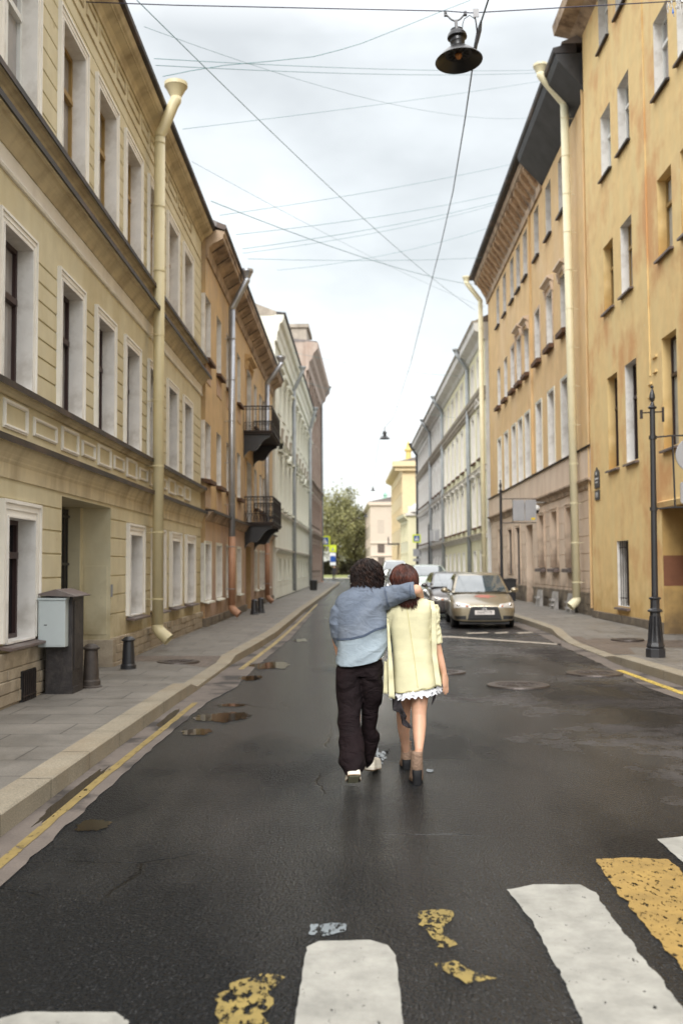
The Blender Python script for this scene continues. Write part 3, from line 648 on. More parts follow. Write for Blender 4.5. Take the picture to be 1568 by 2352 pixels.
R5=plainB('lemon_gatehouse','low pale lemon building with white ornate parapet in front of the yellow corner building',(6.6,114),(6.2,123),'R',7.6,LEM,3,[(4.6,2),(1.4,1.8)],GLC,rise=.5)
fronted(R5,6,7.6,LEM,[(-1.3,1.2,1.4),(-3.3,1.2,1.4),(-3.3,4.6,1.8)],.9,114)
g=MB(); y=R5.S(114); g.box(-6,.3,y-.1,y+.4,7.5,7.8); g.box(-6,.0,y-.05,y+.2,7.8,8.6); g.lathe([(.9,0),(.8,.5),(.4,.9),(.1,1.1)],(-1.1,y,7.9),10); g.build('parapet',WHITE,R5.root)
R6=plainB('dusty_pink_building','dusty pink building closing the view at the end of the street',(3.7,182),(3.2,215),'R',13.4,PINKB,8,[(9.4,1.8),(5.4,1.6),(1.6,2)],GLB,depth=14)
fronted(R6,14,13.3,PINKB,[(-1.9,7.6,2.5),(-1.9,4.2,1.6),(-1.9,1.2,2.2),(-5,1.2,2.2),(-5,4.2,1.6),(-5,7.6,2.5)],1.25,182)
g=MB(); y=R6.S(182); g.box(-14,.3,y+.05,y+.5,12.9,13.5); g.box(-14,.12,y+.05,y+.3,5.9,6.2); g.box(-14,.12,y+.05,y+.3,3.6,3.8); 
for i in range(18): g.box(-14,.03,y+.05,y+.1,6.5+.36*i,6.78+.36*i)
g.build('string_course',PINKB,R6.root)
R7=Fac('green_domed_tower','small green domed tower rising behind the dusty pink building',(9.0,250),(9.0,256),'R')
g=MB(); g.box(-1.4,1.4,-6,-3,0,18.3); g.build('tower_base',mat('tower_stucco',lin(200,150,120)),R7.root)
g=MB(); g.lathe([(1.3,0),(1.3,.12),(1.1,.5),(.7,.9),(.4,1.1),(.4,1.4),(.55,1.55),(.5,1.9),(.2,2.3),(.06,2.6),(.03,3.4)],(0,-4.5,18.31),16); g.build('dome',mat('verdigris_copper',lin(140,180,160)),R7.root)
R8=plainB('distant_white_building','white building far off behind the tree at the street end',(2.6,225),(3.2,300),'L',14,mat('far_white',lin(226,226,220)),10,[(10,2),(6,2),(2,2)],GLC,depth=20)
fronted(R8,.0+6,14,MATS['far_white'],[(-1,10,2),(-1,6,2),(-3,10,2),(-3,6,2)],1.1,225)
# ================================================================ ground
def sheet(name,pts,z,m_,kind='structure',parent=None,label=None):
    g=MB(); g.add([(x,y,z) for x,y in pts],[tuple(range(len(pts)))]); o=g.build(name,m_,parent,recalc=False)
    if o.data.polygons[0].normal.z<0: o.data.flip_normals()
    if kind: o['kind']=kind
    if label: o['label']=label
    return o
def asphalt():
    m=bpy.data.materials.new('wet_asphalt'); m.use_nodes=True; t=m.node_tree; n=t.nodes; b=n['Principled BSDF']; k=t.links.new
    tc=n.new('ShaderNodeTexCoord'); P=tc.outputs['Object']
    def noi(sc,det,ro,stretch=(1,1,1),off=(0,0,0)):
        mp=n.new('ShaderNodeMapping'); mp.inputs['Scale'].default_value=stretch; mp.inputs['Location'].default_value=off; k(P,mp.inputs[0])
        x=n.new('ShaderNodeTexNoise'); x.inputs['Scale'].default_value=sc; x.inputs['Detail'].default_value=det; x.inputs['Roughness'].default_value=ro; k(mp.outputs[0],x.inputs['Vector']); return x.outputs[0]
    def rng(s,a,b_,c,d):
        x=n.new('ShaderNodeMapRange'); x.inputs[1].default_value=a;x.inputs[2].default_value=b_;x.inputs[3].default_value=c;x.inputs[4].default_value=d; k(s,x.inputs[0]); return x.outputs[0]
    def ma(op,a,b_=None):
        x=n.new('ShaderNodeMath'); x.operation=op
        for i,v in enumerate((a,b_)):
            if v is None: continue
            if isinstance(v,(int,float)): x.inputs[i].default_value=v
            else: k(v,x.inputs[i])
        return x.outputs[0]
    sp=n.new('ShaderNodeSeparateXYZ'); k(P,sp.inputs[0])
    # dry, dusty patches on the right-hand half of the carriageway
    dn=noi(.55,6,.66,(1,.8,1)); side=rng(sp.outputs[0],.2,2.6,-.16,.03); far=rng(sp.outputs[1],5.5,9.5,-.2,0)
    dry=rng(ma('ADD',ma('ADD',dn,side),far),.505,.56,0,1)
    dm=rng(noi(3.5,5,.7),.38,.55,0,1); dry=ma('MULTIPLY',dry,dm)
    wet=rng(ma('ADD',noi(.42,4,.55,(1.2,.5,1),(3,7,0)),ma('MULTIPLY',rng(sp.outputs[1],7.5,13,0,.14),rng(sp.outputs[0],1.6,.2,0,1))),.44,.60,0,1)      # film of water
    agg=n.new('ShaderNodeTexVoronoi'); agg.inputs['Scale'].default_value=62; k(P,agg.inputs['Vector'])
    fine=noi(120,4,.7); mid=noi(34,4,.6)
    mixc=n.new('ShaderNodeMix'); mixc.data_type='RGBA'; k(dry,mixc.inputs[0]); mixc.inputs[6].default_value=(.0062,.0074,.0090,1); mixc.inputs[7].default_value=(.050,.043,.040,1)
    sc=n.new('ShaderNodeVectorMath'); sc.operation='SCALE'; k(mixc.outputs[2],sc.inputs[0]); k(ma('MULTIPLY',rng(fine,.35,.65,.35,2.0),rng(mid,.3,.7,.75,1.3)),sc.inputs[3]); 
    sv_=n.new('ShaderNodeSeparateColor'); k(agg.outputs['Color'],sv_.inputs[0])
    st=n.new('ShaderNodeMix'); st.data_type='RGBA'; k(ma('MULTIPLY',rng(sv_.outputs[0],.66,.9,0,.95),rng(agg.outputs['Distance'],.45,.2,0,1)),st.inputs[0]); k(sc.outputs[0],st.inputs[6]); st.inputs[7].default_value=(.065,.066,.068,1); k(st.outputs[2],b.inputs['Base Color'])
    rw=rng(wet,0,1,.30,.14); ro=ma('ADD',rw,ma('MULTIPLY',dry,.5)); k(ro,b.inputs['Roughness'])
    h=ma('ADD',ma('MULTIPLY',agg.outputs['Distance'],.9),ma('MULTIPLY',noi(120,2,.5),.7))
    bp=n.new('ShaderNodeBump'); k(rng(wet,0,1,1.0,.7),bp.inputs['Strength']); bp.inputs['Distance'].default_value=.022; 
    crk=n.new('ShaderNodeTexVoronoi'); crk.feature='DISTANCE_TO_EDGE'; crk.inputs['Scale'].default_value=.32
    cm=n.new('ShaderNodeMix'); cm.data_type='VECTOR'; cm.inputs[0].default_value=.16; k(P,cm.inputs[4]); cn=n.new('ShaderNodeTexNoise'); cn.inputs['Scale'].default_value=2.6; cn.inputs['Detail'].default_value=6; k(P,cn.inputs['Vector']); k(cn.outputs['Color'],cm.inputs[5]); k(cm.outputs[1],crk.inputs['Vector'])
    cr_=ma('MULTIPLY',rng(crk.outputs['Distance'],.0,.003,1,0),rng(noi(.7,3,.5,(1,1,1),(5,1,0)),.5,.6,0,1))
    h=ma('SUBTRACT',h,ma('MULTIPLY',cr_,3.0)); k(h,bp.inputs['Height']); k(bp.outputs[0],b.inputs['Normal'])
    k(rng(wet,0,1,.14,.56),b.inputs['Specular IOR Level'])
    return m
ASPH=asphalt()
PAVE=None
def paving(name,col,bw,bh,rot=0,var=.1,mort=.008):
    m=bpy.data.materials.new(name); m.use_nodes=True; t=m.node_tree; n=t.nodes; b=n['Principled BSDF']; k=t.links.new
    tc=n.new('ShaderNodeTexCoord'); mp=n.new('ShaderNodeMapping'); mp.inputs['Rotation'].default_value=(0,0,rot); k(tc.outputs['Object'],mp.inputs[0])
    br=n.new('ShaderNodeTexBrick'); k(mp.outputs[0],br.inputs['Vector']); br.inputs['Scale'].default_value=1; br.inputs['Brick Width'].default_value=bw; br.inputs['Row Height'].default_value=bh; br.inputs['Mortar Size'].default_value=mort; br.inputs['Mortar Smooth'].default_value=.1
    br.inputs['Color1'].default_value=(*[c*(1-var) for c in col],1); br.inputs['Color2'].default_value=(*[c*(1+var) for c in col],1); br.inputs['Mortar'].default_value=(*[c*.35 for c in col],1)
    nz=n.new('ShaderNodeTexNoise'); nz.inputs['Scale'].default_value=1.6; nz.inputs['Detail'].default_value=7; nz.inputs['Roughness'].default_value=.65; k(tc.outputs['Object'],nz.inputs['Vector'])
    mr=n.new('ShaderNodeMapRange'); mr.inputs[1].default_value=.3; mr.inputs[2].default_value=.7; mr.inputs[3].default_value=.72; mr.inputs[4].default_value=1.2; k(nz.outputs[0],mr.inputs[0])
    n2=n.new('ShaderNodeTexNoise'); n2.inputs['Scale'].default_value=90; n2.inputs['Detail'].default_value=3; k(tc.outputs['Object'],n2.inputs['Vector'])
    m2=n.new('ShaderNodeMapRange'); m2.inputs[1].default_value=.3; m2.inputs[2].default_value=.7; m2.inputs[3].default_value=.82; m2.inputs[4].default_value=1.18; k(n2.outputs[0],m2.inputs[0])
    s1=n.new('ShaderNodeVectorMath'); s1.operation='SCALE'; k(br.outputs[0],s1.inputs[0]); k(mr.outputs[0],s1.inputs[3]); s2=n.new('ShaderNodeVectorMath'); s2.operation='SCALE'; k(s1.outputs[0],s2.inputs[0]); k(m2.outputs[0],s2.inputs[3]); k(s2.outputs[0],b.inputs['Base Color'])
    r_=n.new('ShaderNodeMapRange'); r_.inputs[1].default_value=.35; r_.inputs[2].default_value=.65; r_.inputs[3].default_value=.45; r_.inputs[4].default_value=.8; k(nz.outputs[0],r_.inputs[0]); k(r_.outputs[0],b.inputs['Roughness'])
    bp=n.new('ShaderNodeBump'); bp.inputs['Strength'].default_value=.35; bp.inputs['Distance'].default_value=.004; k(n2.outputs[0],bp.inputs['Height']); k(bp.outputs[0],b.inputs['Normal'])
    return m
PAVE=paving('paving_slabs',lin(116,111,104),.9,.62)
BRICKP=paving('small_paving_blocks',lin(106,94,84),.2,.1,R(0),.12,.006)
GUT=mat('dry_gutter_concrete',lin(104,95,88),rough=.75,var=.15,stain=lin(44,39,37),stain_amt=.9,stain_scale=.9,sharp=.8,fine=.15,fscale=80,bump=.2)
GRASS=mat('park_grass',lin(120,124,70),var=.25,vscale=.3); 
sheet('ground',[(-600,-400),(600,-400),(600,900),(-600,900)],-.03,mat('ground_dirt',lin(120,114,100),var=.15))
sheet('road',[(-3.2,-30),(6.6,-30),(6.6,112),(60,112),(60,124),(4.6,124),(4.6,190),(-60,190),(-60,103),(-3.2,103)],0.0,ASPH)
sheet('park_lawn',[(-60,150),(1.2,150),(1.2,240),(-60,240)],.05,GRASS)
sheet('cross_street_pavement',[(-60,143),(1.3,143),(1.3,149),(-60,149)],.04,mat('pale_pavement',lin(190,184,172)))
# kerbs : (x of road edge, y, height)
KL=[(-2.2,-6,.15),(-2.2,6.3,.15),(-2.19,8.6,.15),(-2.15,12.5,.15),(-2.12,13.3,.15),(-2.11,13.75,.065),(-2.07,17.2,.06),(-2.04,17.7,.14),(-1.9,20.5,.15),(-1.78,24,.15),(-1.75,30,.15),(-1.72,37,.15),(-1.5,55,.15),(-1.3,75,.15),(-1.1,95,.15),(-1.1,102,.15)]
KR=[(4.75,-6,.15),(4.75,9,.15),(4.62,12.5,.15),(4.55,15,.15),(4.5,16.6,.15),(4.52,17.3,.13),(4.6,18.3,.03),(4.66,21.5,.03),(4.78,23.2,.08),(4.92,24.6,.14),(4.97,27,.15),(5.0,31,.15),(5.05,45,.15),(5.2,70,.15),(5.3,111,.15)]
def kerb(name,K_,sg,kw=.24):
    g=MB(); vs=[]; 
    for x,y,h in K_:
        vs+= [(x,y,-.05),(x,y,h-.012),(x+sg*.012,y,h),(x+sg*kw,y,h),(x+sg*kw,y,-.05)]
    fs=[]
    for i in range(len(K_)-1):
        for j in range(4): a=i*5+j; fs.append((a,a+1,a+6,a+5))
    g.add(vs,fs); return g.build(name,GRAN,recalc=False,kind='structure')
kerb('kerb',KL,-1); kerb('kerb',KR,1)
g=MB(); 
for K_,sg in ((KL,-1),(KR,1)):     # joints between kerb stones
    for i in range(len(K_)-1):
        (x0,y0,h0),(x1,y1,h1_)=K_[i],K_[i+1]; y=math.ceil(y0/1.05)*1.05
        while y<min(y1,60):
            t=(y-y0)/(y1-y0); x=x0+(x1-x0)*t; h=h0+(h1_-h0)*t
            g.add([(x-sg*.0015,y,0),(x-sg*.0015,y+.008,0),(x-sg*.0015,y+.008,h),(x-sg*.0015,y,h)],[(0,1,2,3)]); g.add([(x,y,h+.0015),(x,y+.008,h+.0015),(x+sg*.24,y+.008,h+.0015),(x+sg*.24,y,h+.0015)],[(0,1,2,3)]); y+=1.05
g.build('kerb_joint',mat('joint_dirt',lin(70,60,48)),recalc=False,kind='structure')
def walkway(name,K_,sg,xw,kw=.24,zw=lambda y:.15,m_=None,dz=0):
    g=MB(); vs=[]
    for x,y,h in K_: vs+=[(x+sg*kw,y,h+dz),(x+sg*(kw+.7),y,((h*.5+.5*zw(y)) if h<.15 else h)+dz),(xw(y),y,zw(y)+dz)]
    fs=[]
    for i in range(len(K_)-1):
        for j in range(2): a=i*3+j; fs.append((a,a+1,a+4,a+3))
    g.add(vs,fs); o=g.build(name,m_ or PAVE,recalc=False,kind='structure')
    return o
walkway('pavement',KL,-1,lambda y:-4.4,zw=lambda y:.15-.08*math.exp(-((y-15.5)/1.8)**2))
walkway('pavement',KR,1,lambda y:8.2,zw=lambda y:.15-.15*math.exp(-((y-20.5)/2.6)**4))
def strip(name,pts,z,m_): # pts [(xl,xr,y)]
    g=MB(); vs=[]
    for a,b,y in pts: vs+=[(a,y,z),(b,y,z)]
    g.add(vs,[(2*i,2*i+1,2*i+3,2*i+2) for i in range(len(pts)-1)]); return g.build(name,m_,recalc=False,kind='structure')
def dense(pts,step=.12,amp=.018,side=1):
    out=[]
    for (a0,b0,y0),(a1,b1,y1) in zip(pts[:-1],pts[1:]):
        n_=max(1,int((y1-y0)/step))
        for i in range(n_):
            t=i/n_; y=y0+(y1-y0)*t; e_=noise.noise(Vector((y*3,side,0)))*amp+noise.noise(Vector((y*14,side,5)))*amp*.6
            out.append((a0+(a1-a0)*t,b0+(b1-b0)*t+e_,y))
    return out
strip('gutter_strip',dense([(-2.25,-1.86,-6),(-2.25,-1.86,9),(-2.2,-1.80,12.5),(-2.15,-1.62,14),(-2.1,-1.60,17),(-2.1,-1.55,19),(-1.9,-1.42,23),(-1.85,-1.38,37)],amp=.03),.004,GUT)
def mirror_strip(pts): return [(b,a,y) for a,b,y in pts]
strip('gutter_strip',dense([(4.9,4.15,-6),(4.8,4.12,12),(4.7,4.05,14),(4.7,4.25,17),(4.75,4.4,21.5),(5.0,4.55,24),(5.1,4.6,30)],amp=.04,side=4),.004,GUT)
def worn(name,col,amt,scale=14,rough=.6):
    m=bpy.data.materials.new(name); m.use_nodes=True; t=m.node_tree; n=t.nodes; b=n['Principled BSDF']; k=t.links.new; o=n['Material Output']
    tc=n.new('ShaderNodeTexCoord'); nz=n.new('ShaderNodeTexNoise'); nz.inputs['Scale'].default_value=scale; nz.inputs['Detail'].default_value=6; nz.inputs['Roughness'].default_value=.72
    mp=n.new('ShaderNodeMapping'); mp.inputs['Scale'].default_value=(1.4,.7,1); k(tc.outputs['Object'],mp.inputs[0]); k(mp.outputs[0],nz.inputs['Vector'])
    mr=n.new('ShaderNodeMapRange'); mr.inputs[1].default_value=amt; mr.inputs[2].default_value=amt+.02; k(nz.outputs[0],mr.inputs[0])
    tr=n.new('ShaderNodeBsdfTransparent'); ms=n.new('ShaderNodeMixShader'); k(mr.outputs[0],ms.inputs[0]); k(tr.outputs[0],ms.inputs[1]); k(b.outputs[0],ms.inputs[2]); k(ms.outputs[0],o.inputs[0])
    n2=n.new('ShaderNodeTexNoise'); n2.inputs['Scale'].default_value=5; n2.inputs['Detail'].default_value=8; n2.inputs['Roughness'].default_value=.7; k(tc.outputs['Object'],n2.inputs['Vector'])
    m2=n.new('ShaderNodeMapRange'); m2.inputs[1].default_value=.3; m2.inputs[2].default_value=.7; m2.inputs[3].default_value=.62; m2.inputs[4].default_value=1.1; k(n2.outputs[0],m2.inputs[0])
    rg=n.new('ShaderNodeRGB'); rg.outputs[0].default_value=(*col,1); sc=n.new('ShaderNodeVectorMath'); sc.operation='SCALE'; k(rg.outputs[0],sc.inputs[0]); k(m2.outputs[0],sc.inputs[3]); k(sc.outputs[0],b.inputs['Base Color']); b.inputs['Roughness'].default_value=rough
    bp=n.new('ShaderNodeBump'); bp.inputs['Strength'].default_value=.5; bp.inputs['Distance'].default_value=.002; n3=n.new('ShaderNodeTexNoise'); n3.inputs['Scale'].default_value=160; k(tc.outputs['Object'],n3.inputs['Vector']); k(n3.outputs[0],bp.inputs['Height']); k(bp.outputs[0],b.inputs['Normal'])
    return m
YPAINT=worn('yellow_line_paint',lin(146,126,74),.385); YFADE=worn('faded_yellow_paint',lin(170,150,96),.42); WPAINT=worn('white_crossing_paint',lin(160,158,150),.345,13); YCROSS=worn('yellow_crossing_paint',lin(158,128,66),.41,22); YSCRAP=worn('yellow_paint_scraps',lin(146,126,66),.47,17); WTHIN=worn('thin_white_paint',lin(180,170,156),.40,12)
strip('yellow_line',dense([(-2.035,-1.965,-6),(-2.035,-1.965,8),(-1.97,-1.90,12.6)],amp=.012,side=2),.008,YPAINT)
strip('yellow_line',dense([(-1.86,-1.77,16.5),(-1.72,-1.63,22),(-1.62,-1.54,30),(-1.55,-1.47,45)],amp=.012,side=3),.008,YFADE)
strip('yellow_line',dense([(4.30,4.42,-6),(4.27,4.39,12.5),(4.22,4.33,16.2)],amp=.02,side=5),.008,worn('worn_yellow_line_paint',lin(206,178,84),.42,18))
def paint(name,pts,m_,n=45,amp=.02,z=.004,sc=10): return sheet(name,rag(pts,n,amp,sc),z,m_)
paint('crossing_stripe',[(-.24,2.2),(.18,2.2),(.185,4.40),(.15,4.52),(.08,4.58),(-.15,4.57),(-.205,4.50)],WPAINT,amp=.006)
paint('crossing_stripe',[(.84,2.2),(1.25,2.2),(1.245,4.1),(1.235,4.5),(1.24,5.22),(1.20,5.36),(.95,5.35),(.80,5.27),(.84,4.9),(.85,4.6)],WPAINT,amp=.014,n=70)
paint('crossing_stripe',[(1.87,2.6),(2.3,2.6),(2.3,6.3),(2.04,6.28),(1.865,6.22)],WPAINT,amp=.006)
paint('crossing_stripe',[(-1.32,2.0),(-.84,2.0),(-.83,3.78),(-.9,3.86),(-1.24,3.86),(-1.33,3.80)],WPAINT,amp=.006)
paint('crossing_stripe',[(1.40,2.2),(1.80,2.2),(1.80,5.80),(1.60,5.83),(1.385,5.81),(1.36,5.2)],YCROSS,amp=.02,n=60)
paint('crossing_stripe',[(2.4,3),(2.8,3),(2.8,6.8),(2.4,6.7)],YCROSS,amp=.03)
paint('crossing_stripe',[(-.60,3.2),(-.34,3.2),(-.32,4.0),(-.29,4.2),(-.36,4.21),(-.46,4.16),(-.54,4.02),(-.50,3.85)],YSCRAP,amp=.05,n=24)
paint('crossing_stripe',[(.31,4.95),(.47,4.96),(.42,4.7),(.47,4.52),(.38,4.48),(.34,4.68)],YSCRAP,amp=.04,n=26)
paint('crossing_stripe',[(.34,4.32),(.42,4.36),(.50,4.22),(.57,4.16),(.46,4.12),(.40,4.2)],YSCRAP,amp=.04,n=26)
paint('parking_line',[(2.0,24.2),(2.46,24.08),(4.5,21.55),(4.44,21.2),(2.41,23.6),(2.0,23.75)],WTHIN,amp=.03,n=6)
for a,b in ((2.9,3.46),(3.6,3.95),(4.15,4.6)): paint('parking_line',[(a,24.9),(b,25.1),(b,25.5),(a,25.3)],WTHIN,amp=.04,n=6)
# puddles
PUD=bpy.data.materials.new('puddle_water'); PUD.use_nodes=True; b=PUD.node_tree.nodes['Principled BSDF']; b.inputs['Base Color'].default_value=(.022,.017,.012,1); b.inputs['Roughness'].default_value=.02; b.inputs['Specular IOR Level'].default_value=.25
def puddle(cx,cy,rx,ry,seed,n=150,am=.35):
    pts=[]
    for i in range(n):
        a=2*math.pi*i/n; q=1+am*noise.noise(Vector((math.cos(a)*1.6+seed,math.sin(a)*1.6,seed)))+.22*noise.noise(Vector((math.cos(a)*4,math.sin(a)*4+seed,1)))+.09*noise.noise(Vector((math.cos(a)*11,math.sin(a)*11+seed,3)))
        pts.append((cx+rx*q*math.cos(a),cy+ry*q*math.sin(a)))
    sheet('puddle',pts,.0045,PUD)
for i,p in enumerate([(-1.35,17.15,.36,.55),(-1.52,15.25,.2,.3),(-1.45,12.25,.2,.12),(-1.42,11.3,.30,.36),(-1.58,10.3,.15,.2),(-1.70,6.6,.10,.14),(.64,8.3,.03,.06),(-1.15,23,.16,.5),(-2.05,7.6,.07,.9),(-2.04,11.2,.05,.7)]): puddle(*p,seed=i*3.7)
for k_ in range(14):
    rr=random.Random(k_); puddle(.25+rr.uniform(-.05,.10),8.9+rr.uniform(-.4,.4),.008+rr.random()*.022,.03+rr.random()*.05,seed=k_)
walkway('paving_patch',[(-2.077,16.3,.061),(-2.07,17.2,.06),(-2.046,17.62,.127)],-1,lambda y:-4.4,zw=lambda y:.15-.08*math.exp(-((y-15.5)/1.8)**2),m_=BRICKP,dz=.004)
walkway('paving_patch',[(4.61,18.6,.03),(4.66,21.5,.03),(4.74,22.8,.068)],1,lambda y:8.2,zw=lambda y:.15-.15*math.exp(-((y-20.5)/2.6)**4),m_=BRICKP,dz=.004)
paint('pale_blue_patch',[(-.20,4.66),(-.13,4.63),(-.03,4.68),(-.02,4.78),(-.10,4.80),(-.19,4.77)],worn('patchy_pale_blue',lin(132,140,144),.47,20),amp=.02,n=60)  # small ragged pale blue patch just beyond the white stripe
# manholes
MAN=mat('manhole_iron',lin(74,66,62),rough=.42,metal=.4,var=.3,vscale=12,bump=.5,bscale=30)
def manhole(x,y,z,r_,label):
    o=empty('manhole_cover',(x,y,z),0,label,'manhole cover','manhole covers in the street')
    g=MB(); g.lathe([(r_*.70,.012),(r_*.72,.02),(r_*.98,.02),(r_,.0),(r_,-.02),(r_*.70,-.02)],n=40); g.build('frame_ring',GUT if False else MAN,o)
    g=MB(); g.lathe([(r_*.69,-.02),(r_*.69,.010),(.001,.010)],n=40)
    g.build('lid',MAN,o)
    g=MB()
    for q in (.2,.36,.52,.64): g.lathe([(r_*q,.0102),(r_*q,.017),(r_*(q+.05),.017),(r_*(q+.05),.0102)],n=32)
    for i in range(8): a=i*math.pi/4; g.tube([(r_*.2*math.cos(a),r_*.2*math.sin(a),.014),(r_*.66*math.cos(a),r_*.66*math.sin(a),.014)],.008,5)
    g.build('relief',MAN,o)
manhole(2.34,14.12,.0,.44,'round iron manhole cover in the road right of the woman, the nearest one')
manhole(3.77,15.6,.0,.44,'brownish manhole cover near the right kerb beside the worn yellow line')
manhole(1.45,15.9,.0,.36,'pale rimmed manhole cover half hidden behind the woman')
manhole(6.05,22.0,.045,.36,'dark manhole cover set into the right pavement near the gateway')
manhole(-2.92,16.95,.088,.36,'reddish manhole cover in the small paving blocks of the left pavement')
# ================================================================ drainpipes
def pipe(F_label,X,Y,zt,zb,r_,m_,sg,label,fun=(.45,.5),lower=None,foot=True,horn=.26):
    # sg: direction of the street (+1 for left wall)
    o=empty('drainpipe',(X,Y,zb),0,label,'drainpipe','drainpipes on the street fronts')
    zt-=zb; P_=[(0,0,.0)]
    g=MB(); g.tube([(0,0,.12),(0,0,zt-fun[1]-.05)],r_,14)
    g.build('pipe',m_,o,smooth=True)
    g=MB(); a=zt-fun[1]
    g.tube([(0,0,a-.06),(0,0,a),(sg*.06,0,a+.09),(sg*(fun[0]-.05),0,zt-.26),(sg*fun[0],0,zt-.18),(sg*fun[0],0,zt-.10)],r_*1.02,14); g.build('swan_neck',m_,o,smooth=True)
    g=MB(); g.lathe([(r_*1.0,-.12),(r_*1.15,-.08),(horn*.9,.07),(horn,.09),(horn,.16),(horn*.93,.16),(horn*.8,.06),(r_*.6,-.1)],(sg*fun[0],0,zt),18); autosmooth(g.build('hopper',m_,o),40)
    if foot: g=MB(); g.tube([(0,0,.121),(0,0,.05),(sg*.05,-.02,-.02),(sg*.22,-.06,-.16)],[r_*1.03,r_*1.05,r_*1.1,r_*1.12],14,cap=False); g.build('shoe',m_ if not lower else lower[1],o,smooth=True,recalc=False)
    z=.6
    while z<zt-fun[1]-.1: g=MB(); g.lathe([(r_+.001,z-.012),(r_+.007,z-.012),(r_+.007,z+.012),(r_+.001,z+.012)],n=14); g.tube([(0,0,z),(-sg*.28,0,z)],.008,5); g.tube([(-sg*.0,-r_-.01,z),(-sg*.12,-r_-.16,z-.01)],.005,4); g.build('bracket',m_,o); z+=1.25
    if lower: 
        g=MB(); g.tube([(0,0,.121),(0,0,lower[0]-zb)],r_*1.03,14); g.build('lower_section',lower[1],o,smooth=True)
    return o
pipe('',-3.62,18.75,10.88,.50,.105,PIPEC,1,'cream drainpipe with wide hopper on the cream rusticated building',(.31,.85),horn=.225)
pipe('',-3.52,29.6,10.5,.45,.10,PIPES,1,'silver drainpipe with terracotta foot on the apricot building, nearer the camera',(.45,1.0),(2.6,PIPEO),horn=.2)
pipe('',-3.5,42.0,10.5,.4,.10,PIPES,1,'silver drainpipe beyond the two iron balconies of the apricot building',(.6,1.0),(2.7,PIPEO),horn=.2)
pipe('',-3.25,58.0,13.3,.2,.11,PIPEG,1,'grey drainpipe on the pale mansion, nearer of the two',(.5,1.2),foot=False,horn=.22)
pipe('',-3.0,75.0,13.6,.2,.12,PIPEG,1,'grey drainpipe at the far end of the pale mansion',(.4,1.4),foot=False,horn=.25)
pipe('',-2.75,99,19.6,.2,.09,PIPEG,1,'thin dark drainpipe at the far corner of the brown building',(.75,1.0),foot=False,horn=.25)
pp_=pipe('',7.12,31.6,17.8,.55,.13,PIPEW,-1,'ivory drainpipe running the full height of the orange building, nearest the yellow wall',(.74,1.15),horn=.24); pp_.rotation_euler=(0,-R(.35),0)
pipe('',7.25,54.3,17.5,.4,.13,PIPEW,-1,'ivory drainpipe at the far end of the orange building',(.75,1.2),foot=False,horn=.225)
for i,(Y,lb) in enumerate([(61.8,'grey drainpipe on the pale yellow building, nearest to the camera'),(79.0,'grey drainpipe where the pale yellow wall turns grey'),(91.5,'yellowish drainpipe on the grey part of the long pale building'),(109.6,'dark drainpipe at the far corner of the long pale building')]):
    pipe('',7.36,Y,15.1,.3,.12,PIPEG if i<3 else IRON,-1,lb,(.65,1.1),foot=False,horn=.26)
# ================================================================ street furniture
def bollard(x,y,z,h,r_,label,m_=IRON):
    o=empty('bollard',(x,y,z),0,label,'bollard','cast iron bollards at the doorways')
    g=MB(); g.lathe([(r_*1.35,0),(r_*1.35,.03),(r_*1.15,.045),(r_*1.15,.10),(r_*1.02,.12),(r_*.98,h*.2),(r_*.80,h*.84),(r_*.78,h*.86)],n=20); autosmooth(g.build('post',m_,o),30)
    g=MB(); g.lathe([(r_*.8,h*.861),(r_*1.02,h*.875),(r_*1.06,h*.9),(r_*1.0,h*.92),(r_*.85,h*.93),(r_*.7,h*.965),(r_*.35,h*.995),(r_*.05,h)],n=20); autosmooth(g.build('cap',m_,o),30)
    return o
bollard(-3.50,15.75,.06,.55,.105,'black conical bollard at the gateway of the cream building')
bollard(-3.36,12.95,.13,.58,.105,'weathered brownish bollard behind the electrical cabinet',mat('worn_iron',lin(62,54,48),rough=.6,var=.4,vscale=8))
bollard(-3.14,32.6,.15,.50,.11,'nearer of two small black bollards by the arched door'); bollard(-3.02,33.6,.15,.52,.11,'farther of two small black bollards by the arched door')
o=empty('electrical_cabinet',(-3.58,12.25,.13),0,'pale grey meter box mounted on a dark tarred cabinet beside the white window','cabinet')
g=MB(); g.box(-.16,.17,0,.5,0,1.22); g.box(.171,.18,.05,.46,.3,1.16); g.box(-.165,.18,.02,.46,0,.10); g.build('cabinet_body',CABD,o,bevel=.006)
g=MB(); g.prism([(-.2,1.225),(.24,1.205),(.25,1.215),(.0,1.30),(-.21,1.245)],-.16,.55,'y'); g.build('cover_sheet',SILLM,o)
g=MB(); g.box(-.21,.12,-.145,-.002,.60,1.17); g.build('meter_box',CABG,o,bevel=.006)
g=MB(); g.prism([(-.16,1.171),(-.001,1.171),(-.001,1.215),(-.16,1.19)],-.22,.13,'x'); g.build('box_lid',CABG,o)
g=MB(); g.box(-.195,.095,-.1485,-.1455,.62,1.145); g.build('box_door',CABG,o,bevel=.001)
g=MB(); g.box(-.135,-.10,-.152,-.149,.862,.872); g.build('lock',BLACKP,o)
g=MB(); rnd=random.Random(5)
for i in range(30): g.ball((.181,rnd.uniform(.08,.44),rnd.uniform(.1,1.15)),.003,.006,.006,6,4)
g.build('rivet',CABD,o)
